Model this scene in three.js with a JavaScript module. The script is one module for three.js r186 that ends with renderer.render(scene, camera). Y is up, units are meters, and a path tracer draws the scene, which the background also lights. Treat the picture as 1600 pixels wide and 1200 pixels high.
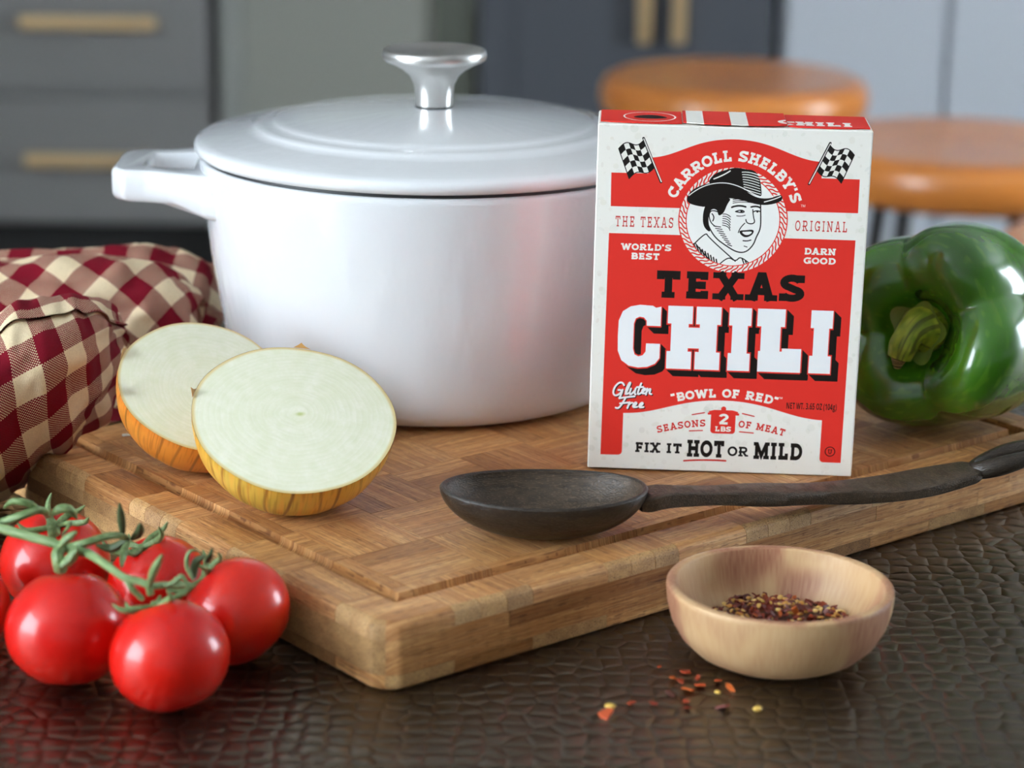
import * as THREE from 'three';
import { RoundedBoxGeometry } from 'three/addons/geometries/RoundedBoxGeometry.js';
import { mergeGeometries, toCreasedNormals } from 'three/addons/utils/BufferGeometryUtils.js';

// ------------------------------------------------------------------ camera, sky, exposure
const scene = new THREE.Scene();
const renderer = new THREE.WebGLRenderer({ antialias: true });
renderer.toneMapping = THREE.LinearToneMapping;
renderer.toneMappingExposure = 1.12;
renderer.shadowMap.enabled = true;
const V3 = (x, y, z) => new THREE.Vector3(x, y, z);
const FPX = 3684, PITCH = 0.27926, ROLL = 0.0143, EYE = V3(0, 0.38307, 0);   // y = 0 is the worktop
const camera = new THREE.PerspectiveCamera(2 * Math.atan(600 / FPX) * 180 / Math.PI, 4 / 3, 0.05, 60);
const cf = V3(0, -Math.sin(PITCH), -Math.cos(PITCH)), cu0 = V3(0, Math.cos(PITCH), -Math.sin(PITCH)), cr0 = V3(1, 0, 0);
const cr = cr0.clone().multiplyScalar(Math.cos(ROLL)).addScaledVector(cu0, Math.sin(ROLL));
const cu = cu0.clone().multiplyScalar(Math.cos(ROLL)).addScaledVector(cr0, -Math.sin(ROLL));
camera.position.copy(EYE);
camera.quaternion.setFromRotationMatrix(new THREE.Matrix4().makeBasis(cr, cu, cf.clone().negate()));
camera.focus = 1.09;
camera.userData.fStop = 7.5;
scene.add(camera);
// daylight: an even, slightly cool sky that enters through the windows of the kitchen
scene.background = new THREE.Color().setRGB(0.80, 0.905, 1.0);
scene.backgroundIntensity = 17;

// where the line of sight through a photo pixel meets the level plane y = h
function at(px, py, h) {
  const d = cf.clone().multiplyScalar(FPX).addScaledVector(cr, px - 800).addScaledVector(cu, -(py - 600));
  return EYE.clone().addScaledVector(d, (h - EYE.y) / d.y);
}

// ------------------------------------------------------------------ helpers
function rng(seed) { let a = seed >>> 0; return () => { a = (a + 0x6D2B79F5) | 0; let t = Math.imul(a ^ (a >>> 15), 1 | a); t = (t + Math.imul(t ^ (t >>> 7), 61 | t)) ^ t; return ((t ^ (t >>> 14)) >>> 0) / 4294967296; }; }
const names = new Map();
function numbered(n) { const k = names.get(n) ?? 0; names.set(n, k + 1); return k ? n + '_' + String(k).padStart(3, '0') : n; }
function shade(o) { o.traverse((m) => { if (m.isMesh) { m.castShadow = true; m.receiveShadow = true; } }); return o; }
function mesh(name, geo, mat, parent) { const m = new THREE.Mesh(geo, mat); m.castShadow = m.receiveShadow = true; m.name = parent ? name : numbered(name); (parent ?? scene).add(m); return m; }
function thing(name, label, category, pos = [0, 0, 0], group) {
  const g = new THREE.Group(); g.name = numbered(name); g.position.set(...pos); g.userData = { label, category };
  if (group) g.userData.group = group; scene.add(g); return g;
}
function tag(o, label, category, group) { o.userData.label = label; o.userData.category = category; if (group) o.userData.group = group; return o; }
function struct(name, geo, mat, pos) { const m = mesh(name, geo, mat); if (pos) m.position.set(...pos); m.userData.kind = 'structure'; return m; }
function std(color, roughness = 0.6, extra = {}) {
  const m = new THREE.MeshPhysicalMaterial({ roughness, metalness: 0, ...extra });
  if (Array.isArray(color)) m.color.setRGB(...color); else m.color.set(color);
  return m;
}
const box = (w, h, d, x = 0, y = 0, z = 0) => new THREE.BoxGeometry(w, h, d).translate(x, y, z);
const rbox = (w, h, d, r, x = 0, y = 0, z = 0) => new RoundedBoxGeometry(w, h, d, 3, r).translate(x, y, z);
// tileable value noise: lattice of n x m cells, sampled at u, v in 0..1
function lattice(n, m, seed) { const r = rng(seed), a = new Float32Array(n * m); for (let i = 0; i < n * m; i++) a[i] = r(); return (u, v) => {
  const x = u * n, y = v * m, i = Math.floor(x), j = Math.floor(y), f = x - i, g = y - j, s = f * f * (3 - 2 * f), t = g * g * (3 - 2 * g);
  const I = ((i % n) + n) % n, J = ((j % m) + m) % m, I1 = (I + 1) % n, J1 = (J + 1) % m;
  return (a[J * n + I] * (1 - s) + a[J * n + I1] * s) * (1 - t) + (a[J1 * n + I] * (1 - s) + a[J1 * n + I1] * s) * t; }; }
function dataTex(w, h, fn, srgb = true) {
  const d = new Uint8Array(w * h * 4);
  for (let y = 0; y < h; y++) for (let x = 0; x < w; x++) { const c = fn((x + 0.5) / w, (y + 0.5) / h, x, y), i = (y * w + x) * 4; d[i] = Math.max(0, Math.min(255, c[0])); d[i + 1] = Math.max(0, Math.min(255, c[1])); d[i + 2] = Math.max(0, Math.min(255, c[2])); d[i + 3] = 255; }
  const t = new THREE.DataTexture(d, w, h); t.wrapS = t.wrapT = THREE.RepeatWrapping; t.magFilter = THREE.LinearFilter; t.minFilter = THREE.LinearMipmapLinearFilter; t.generateMipmaps = true;
  if (srgb) t.colorSpace = THREE.SRGBColorSpace; t.needsUpdate = true; return t;
}
const lerp = (a, b, t) => a + (b - a) * t, mix3 = (a, b, t) => [lerp(a[0], b[0], t), lerp(a[1], b[1], t), lerp(a[2], b[2], t)];
const smooth = (a, b, x) => { const t = Math.max(0, Math.min(1, (x - a) / (b - a))); return t * t * (3 - 2 * t); };
// surface from a (columns x rows) function
function gridGeo(nu, nv, fn, uvfn, closeU = false) {
  const p = [], uv = [], idx = [];
  for (let j = 0; j <= nv; j++) for (let i = 0; i <= nu; i++) { const q = fn(i / nu, j / nv); p.push(q.x, q.y, q.z); const w = uvfn ? uvfn(i / nu, j / nv, q) : [i / nu, j / nv]; uv.push(w[0], w[1]); }
  const W = nu + 1;
  for (let j = 0; j < nv; j++) for (let i = 0; i < nu; i++) { const a = j * W + i, b = a + 1, c = a + W, d = c + 1; idx.push(a, b, d, a, d, c); }
  const g = new THREE.BufferGeometry(); g.setAttribute('position', new THREE.Float32BufferAttribute(p, 3)); g.setAttribute('uv', new THREE.Float32BufferAttribute(uv, 2)); g.setIndex(idx); g.computeVertexNormals();
  if (closeU) { const n = g.attributes.normal; for (let j = 0; j <= nv; j++) { const a = j * W, b = a + nu; const v = V3(n.getX(a) + n.getX(b), n.getY(a) + n.getY(b), n.getZ(a) + n.getZ(b)).normalize(); n.setXYZ(a, v.x, v.y, v.z); n.setXYZ(b, v.x, v.y, v.z); } }
  return g;
}
function lathe(pts, seg = 96) { return new THREE.LatheGeometry(pts.map(([r, y]) => new THREE.Vector2(r, y)), seg); }
function tube(points, radius, seg = 24, rad = 10, closed = false) {
  const c = new THREE.CatmullRomCurve3(points, closed), g = new THREE.TubeGeometry(c, seg, 1, rad, closed);
  const r = typeof radius === 'function' ? radius : () => radius, p = g.attributes.position, q = V3();
  for (let i = 0; i <= seg; i++) { const o = c.getPointAt(closed ? (i % seg) / seg : i / seg), k = r(i / seg); for (let j = 0; j <= rad; j++) { const n = i * (rad + 1) + j; q.fromBufferAttribute(p, n).sub(o).multiplyScalar(k).add(o); p.setXYZ(n, q.x, q.y, q.z); } }
  g.computeVertexNormals(); return g;
}
function turnTo(o, axis) { o.quaternion.setFromUnitVectors(V3(0, 1, 0), axis.clone().normalize()); return o; }

// ------------------------------------------------------------------ the kitchen: floor, walls, ceiling, windows
const FLOOR = -0.92, CEIL = 1.9, XL = -2.7, XR = 4.2, ZB = -5.85, ZF = 3.2;
const mWall = std([0.52, 0.51, 0.49], 0.8), mCeil = std([0.82, 0.82, 0.80], 0.9), mFloor = std([0.16, 0.11, 0.075], 0.45), mDarkWall = std([0.20, 0.205, 0.21], 0.7);
struct('floor', box(XR - XL + 0.4, 0.1, ZF - ZB + 0.4, (XL + XR) / 2, FLOOR - 0.05, (ZF + ZB) / 2), mFloor);
struct('ceiling', box(XR - XL + 0.4, 0.1, ZF - ZB + 0.4, (XL + XR) / 2, CEIL + 0.05, (ZF + ZB) / 2), mCeil);
// a wall in the plane across `axis` with rectangular openings [from, to, bottom, top]
function wallWith(name, axis, where, from, to, holes, mat) {
  const parts = [], put = (a, b, y0, y1) => { if (b - a < 1e-4 || y1 - y0 < 1e-4) return; const l = b - a, m = (a + b) / 2, h = y1 - y0, k = (y0 + y1) / 2; parts.push(axis === 'x' ? box(0.16, h, l, where, k, m) : box(l, h, 0.16, m, k, where)); };
  let c = from; for (const [a, b, y0, y1] of holes) { put(c, a, FLOOR, CEIL); put(a, b, FLOOR, y0); put(a, b, y1, CEIL); c = b; } put(c, to, FLOOR, CEIL);
  return struct(name, mergeGeometries(parts), mat);
}
const WL = [[-0.6, 1.45, 0.0, 1.78]], WR = [[-3.0, -1.6, -0.3, 1.6]], WF = [];
wallWith('wall_left', 'x', XL - 0.08, ZB, ZF, WL, mWall);
wallWith('wall_right', 'x', XR + 0.08, ZB, ZF, WR, mWall);
wallWith('wall_back', 'z', ZB - 0.08, XL - 0.16, XR + 0.16, [], mDarkWall);
wallWith('wall_front', 'z', ZF + 0.08, XL - 0.16, XR + 0.16, WF, mWall);
const mFrame = std([0.75, 0.75, 0.74], 0.5);
let wn = 0;
function windowFrame(axis, where, [a, b, y0, y1]) {
  const g = new THREE.Group(); g.name = 'window_' + (++wn); g.userData.kind = 'structure'; scene.add(g);
  const m = (a + b) / 2, k = (y0 + y1) / 2, l = b - a, h = y1 - y0, t = 0.05;
  const bar = (n, L, H, c, y) => mesh(n, axis === 'x' ? box(0.07, H, L, where, y, c) : box(L, H, 0.07, c, y, where), mFrame, g);
  bar('frame_rail', l, t, m, y0 + t / 2); bar('frame_rail', l, t, m, y1 - t / 2); bar('frame_stile', t, h - 2 * t, a + t / 2, k); bar('frame_stile', t, h - 2 * t, b - t / 2, k); 
}
for (const w of WL) windowFrame('x', XL - 0.08, w); for (const w of WR) windowFrame('x', XR + 0.08, w); for (const w of WF) windowFrame('z', ZF + 0.08, w);

// lower a thing until it rests on the level y
function restOn(o, y) { o.updateMatrixWorld(true); const b = new THREE.Box3().setFromObject(o, true); o.position.y += y - b.min.y; o.updateMatrixWorld(true); return o; }

// worktop of the island: hammered dark metal
const cellTex = (() => {
  const N = 24, S = 1024, r = rng(5), px = new Float32Array(N * N), py = new Float32Array(N * N), hh = new Float32Array(N * N);
  for (let i = 0; i < N * N; i++) { px[i] = 0.2 + 0.6 * r(); py[i] = 0.2 + 0.6 * r(); hh[i] = r(); }
  const low = lattice(6, 6, 77);
  return dataTex(S, S, (u, v) => {
    const x = u * N, y = v * N, i0 = Math.floor(x), j0 = Math.floor(y); let d1 = 9, d2 = 9, hv = 0;
    for (let dj = -2; dj <= 2; dj++) for (let di = -2; di <= 2; di++) { const I = ((i0 + di) % N + N) % N, J = ((j0 + dj) % N + N) % N, k = J * N + I, d = Math.hypot(i0 + di + px[k] - x, j0 + dj + py[k] - y); if (d < d1) { d2 = d1; d1 = d; hv = hh[k]; } else if (d < d2) d2 = d; }
    const e = 1 - Math.min(1, (d2 - d1) / 0.75), h = 255 * (0.08 + 0.62 * (1 - Math.pow(e, 2.4)) + 0.16 * hv * (1 - e * e) + 0.12 * low(u, v)); return [h, h, h];
  }, false);
})();
const mCounter = std([0.155, 0.128, 0.094], 0.33, { bumpMap: cellTex, bumpScale: 0.0011, metalness: 1 });
const CT = { x0: -1.5, x1: 1.7, z0: -1.6, z1: -0.35 };
{
  const g = rbox(CT.x1 - CT.x0, 0.04, CT.z1 - CT.z0, 0.006, (CT.x0 + CT.x1) / 2, -0.02, (CT.z0 + CT.z1) / 2), p = g.attributes.position, uv = g.attributes.uv;
  for (let i = 0; i < p.count; i++) uv.setXY(i, p.getX(i) / 0.235, p.getZ(i) / 0.235);
  const t = thing('kitchen_island', 'kitchen island with dark hammered worktop under the chopping board', 'island', [0, 0, 0]);
  mesh('worktop', g, mCounter, t).userData.label = 'dark brown hammered metal worktop';
  mesh('base', box(CT.x1 - CT.x0 - 0.2, 0.86, CT.z1 - CT.z0 - 0.2, (CT.x0 + CT.x1) / 2, -0.47, (CT.z0 + CT.z1) / 2), std([0.10, 0.10, 0.10], 0.6), t);
  mesh('plinth', box(CT.x1 - CT.x0 - 0.3, 0.02, CT.z1 - CT.z0 - 0.3, (CT.x0 + CT.x1) / 2, -0.91, (CT.z0 + CT.z1) / 2), std([0.03, 0.03, 0.03], 0.7), t);
}

// ------------------------------------------------------------------ bamboo chopping board
const T = 0.0296, YAW = 0.68411, GX = -0.04586, GZ = -0.91587;           // board thickness, turn, inner corner of its groove
const EDGE = 0.0285, GW = 0.0078, BL = 0.0415, A1 = 0.4174, B1 = 0.3759, AI = A1 - EDGE, BI = B1 - EDGE, RC = 0.013;
const longTex = (() => {
  const n1 = lattice(5, 160, 11), n2 = lattice(14, 420, 12), n3 = lattice(3, 40, 13), n4 = lattice(40, 500, 14), n5 = lattice(9, 9, 15);
  return dataTex(1024, 1024, (u, v) => {
    const a = n1(u, v), b = n2(u, v), c = n3(u, v), d = n4(u, v);
    let t = 0.42 * a + 0.28 * b + 0.3 * c; t = 0.5 + (t - 0.5) * 2.1;
    const fibre = smooth(0.70, 0.86, b) * 0.55 + smooth(0.80, 0.93, d) * 0.35 + smooth(0.72, 0.9, a) * 0.3;
    let col = mix3([178, 122, 70], [236, 192, 136], Math.max(0, Math.min(1, t))); col = mix3(col, [104, 58, 28], Math.min(0.9, 1.25 * fibre)); col = mix3(col, [206, 150, 100], 0.25 * n5(u, v)); return col;
  });
})();
const endTex = (() => {
  const r = lattice(150, 150, 21), s = lattice(90, 90, 22), w = lattice(8, 8, 23);
  return dataTex(512, 512, (u, v) => { let col = mix3([214, 174, 120], [186, 144, 96], w(u, v)); col = mix3(col, [104, 72, 46], 0.75 * smooth(0.62, 0.85, r(u, v))); return mix3(col, [222, 192, 150], 0.5 * smooth(0.7, 0.9, s(u, v))); });
})();
const TONES = [[1, 0.97, 0.92], [0.90, 0.84, 0.76], [0.72, 0.62, 0.52], [1.10, 1.08, 1.02], [0.84, 0.77, 0.72], [0.60, 0.49, 0.40], [1.0, 0.93, 0.82]];
const woodMats = TONES.map((c) => [std(c.map((x) => x * 0.92), 0.46, { map: longTex, bumpMap: longTex, bumpScale: 0.00012 }), std(c.map((x) => x * 0.86), 0.6, { map: endTex, bumpMap: endTex, bumpScale: 0.0001 })]);
const outline = (() => { const p = []; for (const [cx, cz, a0] of [[-EDGE + RC, -EDGE + RC, 180], [A1 - RC, -EDGE + RC, 270], [A1 - RC, B1 - RC, 0], [-EDGE + RC, B1 - RC, 90]]) for (let k = 0; k <= 8; k++) { const a = (a0 + k * 11.25) * Math.PI / 180; p.push([cx + RC * Math.cos(a), cz + RC * Math.sin(a)]); } return p; })();
function clip(poly, nx, ny, d) { const out = []; for (let i = 0; i < poly.length; i++) { const p = poly[i], q = poly[(i + 1) % poly.length], a = nx * p[0] + ny * p[1] - d, b = nx * q[0] + ny * q[1] - d; if (a <= 0) out.push(p); if ((a < 0 && b > 0) || (a > 0 && b < 0)) { const t = a / (a - b); out.push([p[0] + (q[0] - p[0]) * t, p[1] + (q[1] - p[1]) * t]); } } return out; }
function clipTo(poly, convex) { let r = poly; for (let i = 0; i < convex.length && r.length; i++) { const p = convex[i], q = convex[(i + 1) % convex.length], nx = q[1] - p[1], ny = -(q[0] - p[0]), l = Math.hypot(nx, ny); if (l < 1e-9) continue; r = clip(r, nx / l, ny / l, (nx * p[0] + ny * p[1]) / l); } return r; }
const areaOf = (p) => { let s = 0; for (let i = 0; i < p.length; i++) { const a = p[i], b = p[(i + 1) % p.length]; s += a[0] * b[1] - a[1] * b[0]; } return s / 2; };
const rect = (a0, a1, b0, b1) => [[a0, b0], [a1, b0], [a1, b1], [a0, b1]];
// push a point inwards until it lies e inside the rounded outline
function inset(a, b, e) {
  const ca = (A1 - EDGE) / 2, cb = (B1 - EDGE) / 2, ha = (A1 + EDGE) / 2 - RC, hb = (B1 + EDGE) / 2 - RC, x = a - ca, y = b - cb, qx = Math.abs(x) - ha, qy = Math.abs(y) - hb;
  let d, gx, gy; if (qx > 0 && qy > 0) { const l = Math.hypot(qx, qy); d = RC - l; gx = Math.sign(x) * qx / l; gy = Math.sign(y) * qy / l; } else if (qx > qy) { d = RC - qx; gx = Math.sign(x); gy = 0; } else { d = RC - qy; gx = 0; gy = Math.sign(y); }
  if (d >= e) return [a, b]; return [a - gx * (e - d), b - gy * (e - d)];
}
const RT = 0.0042, RB = 0.0035;
const filletAt = (y) => y > T - RT ? RT - Math.sqrt(Math.max(0, RT * RT - (y - T + RT) ** 2)) : y < RB ? RB - Math.sqrt(Math.max(0, RB * RB - (RB - y) ** 2)) : 0;
// a wooden piece: list of { poly, top(a, b) } standing from y0; grain 'a' or 'b'
function woodGeo(list, y0, levels, grain, ou, ov, tilt = 0) {
  const pos = [], uv = [], groups = [[], []];
  const tri = (P, end) => { groups[end ? 1 : 0].push(P); };
  for (const { poly, top } of list) {
    if (areaOf(poly) < 0) poly.reverse();
    const n = poly.length, at3 = (p, y) => { const [a, b] = inset(p[0], p[1], filletAt(y)); return [a, y, b]; };
    const tops = poly.map((p) => at3(p, top ? top(p[0], p[1]) : levels[levels.length - 1]));
    for (let i = 1; i < n - 1; i++) tri([tops[0], tops[i], tops[i + 1], 't'], false);
    for (let i = 0; i < n; i++) { const p = poly[i], q = poly[(i + 1) % n], ex = q[0] - p[0], ey = q[1] - p[1], l = Math.hypot(ex, ey); if (l < 1e-7) continue;
      const along = Math.abs(grain === 'a' ? ey : ex) / l > 0.75;   // the side that cuts across the grain
      const tp = top ? top(p[0], p[1]) : levels[levels.length - 1], tq = top ? top(q[0], q[1]) : levels[levels.length - 1];
      let last = [at3(p, y0), at3(q, y0)]; const lv = levels.filter((y) => y < Math.min(tp, tq) - 1e-6 && y > y0 + 1e-6);
      for (const y of [...lv, null]) { const a = y === null ? at3(p, tp) : at3(p, y), b = y === null ? at3(q, tq) : at3(q, y); tri([last[0], b, last[1], 's'], along); tri([last[0], a, b, 's'], along); last = [a, b]; } }
  }
  const g = new THREE.BufferGeometry(); let start = 0;
  for (let k = 0; k < 2; k++) { for (const [a, b, c, kind] of groups[k]) for (const v of [a, b, c]) {
      pos.push(v[0], v[1], -v[2]);
      const s = grain === 'a' ? v[0] : v[2], w = grain === 'a' ? v[2] : v[0];
      if (k) uv.push((w + v[0] * 0 + ou) / 0.035, (v[1] + s * 0.3 + ov) / 0.035); else uv.push((s + ou) / 0.1, ((kind === 't' ? w : w + v[1]) + ov) / 0.1);
    }
    g.addGroup(start, groups[k].length * 3, k); start += groups[k].length * 3; }
  g.setAttribute('position', new THREE.Float32BufferAttribute(pos, 3)); g.setAttribute('uv', new THREE.Float32BufferAttribute(uv, 2));
  const gr = g.groups.slice(), c = toCreasedNormals(g, 0.6); c.groups = gr; return c;
}
{
  const board = thing('chopping_board', 'large bamboo chopping board of basket-weave blocks with a juice groove', 'chopping board', [GX, 0, GZ]);
  board.rotation.y = YAW;
  const r = rng(404), inner = rect(0, AI, 0, BI), g = 0.00011;
  const grooves = [[[-GW, -GW], [AI + GW, -GW], [AI, 0], [0, 0], 'b', -1, 0], [[AI + GW, -GW], [AI + GW, BI + GW], [AI, BI], [AI, 0], 'a', 1, AI], [[AI + GW, BI + GW], [-GW, BI + GW], [0, BI], [AI, BI], 'b', 1, BI], [[-GW, BI + GW], [-GW, -GW], [0, 0], [0, BI], 'a', -1, 0]];
  const frames = [rect(-1, 1, -1, -GW), rect(-1, 1, BI + GW, 2), rect(-1, -GW, -GW, BI + GW), rect(AI + GW, 2, -GW, BI + GW)];
  const cove = (d) => 0.0046 * Math.pow(Math.max(0, 1 - ((d - GW / 2) / (GW / 2)) ** 2), 0.42);
  const cuts = [0, 0.05, 0.16, 0.32, 0.5, 0.68, 0.84, 0.95, 1].map((x) => x * GW);
  const levels = [0.0222, T - RT, T - RT * 0.7, T - RT * 0.42, T - RT * 0.2, T - RT * 0.06, T];
  const edgesA = [-EDGE], edgesB = [-EDGE]; for (let x = 0.0077; x < A1 - 0.02; x += BL) edgesA.push(x); edgesA.push(A1); for (let x = 0.0052; x < B1 - 0.02; x += BL) edgesB.push(x); edgesB.push(B1);
  const pieces = [];
  for (let i = 0; i + 1 < edgesA.length; i++) for (let j = 0; j + 1 < edgesB.length; j++) {
    const grain = (i + j) % 2 ? 'b' : 'a', dark = r();
    for (let k = 0; k < 3; k++) {
      const [a0, a1, b0, b1] = [edgesA[i], edgesA[i + 1], edgesB[j], edgesB[j + 1]], f0 = k / 3, f1 = (k + 1) / 3;
      let q = grain === 'a' ? [a0, a1, lerp(b0, b1, f0), lerp(b0, b1, f1)] : [lerp(a0, a1, f0), lerp(a0, a1, f1), b0, b1];
      const out = (v, lo, hi, s) => (v <= lo + 1e-6 || v >= hi - 1e-6) ? v + s * 0.01 : v;   // outer ends are cut by the outline itself
      q = [out(q[0], -EDGE, 9, -1) + g, out(q[1], -9, A1, 1) - g, out(q[2], -EDGE, 9, -1) + g, out(q[3], -9, B1, 1) - g];
      const base = clipTo(outline, rect(...q)); if (base.length < 3 || Math.abs(areaOf(base)) < 1e-8) continue;
      const list = [], keep = (p, top) => { if (p.length > 2 && Math.abs(areaOf(p)) > 2e-8) list.push({ poly: p, top }); };
      keep(clipTo(base, inner)); for (const f of frames) keep(clipTo(base, f));
      for (const [p0, p1, p2, p3, ax, sg, w0] of grooves) { const bar = clipTo(base, areaOf([p0, p1, p2, p3]) > 0 ? [p0, p1, p2, p3] : [p3, p2, p1, p0]); if (bar.length < 3) continue;
        const dist = (a, b) => sg * ((ax === 'a' ? a : b) - w0);
        for (let c = 0; c + 1 < cuts.length; c++) { const n = ax === 'a' ? [sg, 0] : [0, sg]; let s = clip(bar, n[0], n[1], cuts[c + 1] + sg * w0); s = clip(s, -n[0], -n[1], -(cuts[c] + sg * w0)); keep(s, (a, b) => T - cove(Math.min(GW, Math.max(0, dist(a, b))))); } }
      const geo = woodGeo(list, 0.0222, levels, grain, r() * 3, r() * 3);
      const tone = dark < 0.2 ? [2, 4, 5, 2][Math.floor(r() * 4)] : [0, 1, 3, 6, 0, 4, 3][Math.floor(r() * 7)];
      const c = V3((a0 + a1) / 2, 0, -(b0 + b1) / 2).applyAxisAngle(V3(0, 1, 0), YAW).add(V3(GX, 0, GZ));
      pieces.push({ geo, tone: r() < 0.12 ? 2 : tone, far: c.distanceTo(EYE) + (c.x > 0.33 || c.x < -0.36 ? 1 : 0) });
    }
  }
  pieces.sort((a, b) => a.far - b.far);
  pieces.slice(0, 290).forEach((p) => mesh('strip', p.geo, woodMats[p.tone], board));
  const rest = pieces.slice(290).map((p) => { const c = p.geo.clone(); c.clearGroups(); return c; });
  if (rest.length) mesh('far_strips', mergeGeometries(rest), woodMats[0][0], board).userData.kind = 'stuff';
  // two core layers of long planks, then a bottom layer of blocks
  [[0.0148, 0.0222], [0.0074, 0.0148]].forEach(([y0, y1], layer) => {
    for (let j = 0; j < 5; j++) { const b0 = lerp(-EDGE, B1, j / 5), b1 = lerp(-EDGE, B1, (j + 1) / 5); let a = -EDGE - 0.01; const first = 0.05 + 0.09 * r() + 0.05 * layer; let len = first;
      while (a < A1) { const e = a + len > A1 - 0.03 ? A1 + 0.01 : a + len; const base = clipTo(outline, rect(a + g, e - g, j ? b0 + g : b0 - 0.01, j < 4 ? b1 - g : b1 + 0.01)); if (base.length > 2) mesh('core_plank', woodGeo([{ poly: base }], y0, [y0, y1 - 0.00008], 'a', r() * 3, r() * 3), woodMats[Math.floor(r() * 7)], board); a = e; len = 0.09 + 0.12 * r(); } }
  });
  for (let i = 0; i + 1 < edgesA.length; i++) for (let j = 0; j + 1 < edgesB.length; j++) { if (i && j && i + 2 < edgesA.length && j + 2 < edgesB.length) continue;
    const base = clipTo(outline, rect(edgesA[i] + g - (i ? 0 : 0.01), edgesA[i + 1] - g + (i + 2 < edgesA.length ? 0 : 0.01), edgesB[j] + g - (j ? 0 : 0.01), edgesB[j + 1] - g + (j + 2 < edgesB.length ? 0 : 0.01)));
    if (base.length > 2) mesh('bottom_block', woodGeo([{ poly: base }], 0, [0, RB * 0.06, RB * 0.2, RB * 0.45, RB * 0.75, RB, 0.0073], (i + j) % 2 ? 'a' : 'b', r() * 3, r() * 3), woodMats[Math.floor(r() * 7)], board); }
  mesh('bottom_panel', box(A1 - 2 * 0.0077 - EDGE + 0.02, 0.007, B1 - EDGE, (A1 - EDGE) / 2, 0.0036, -(B1 - EDGE) / 2), woodMats[1][0], board);
}

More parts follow.
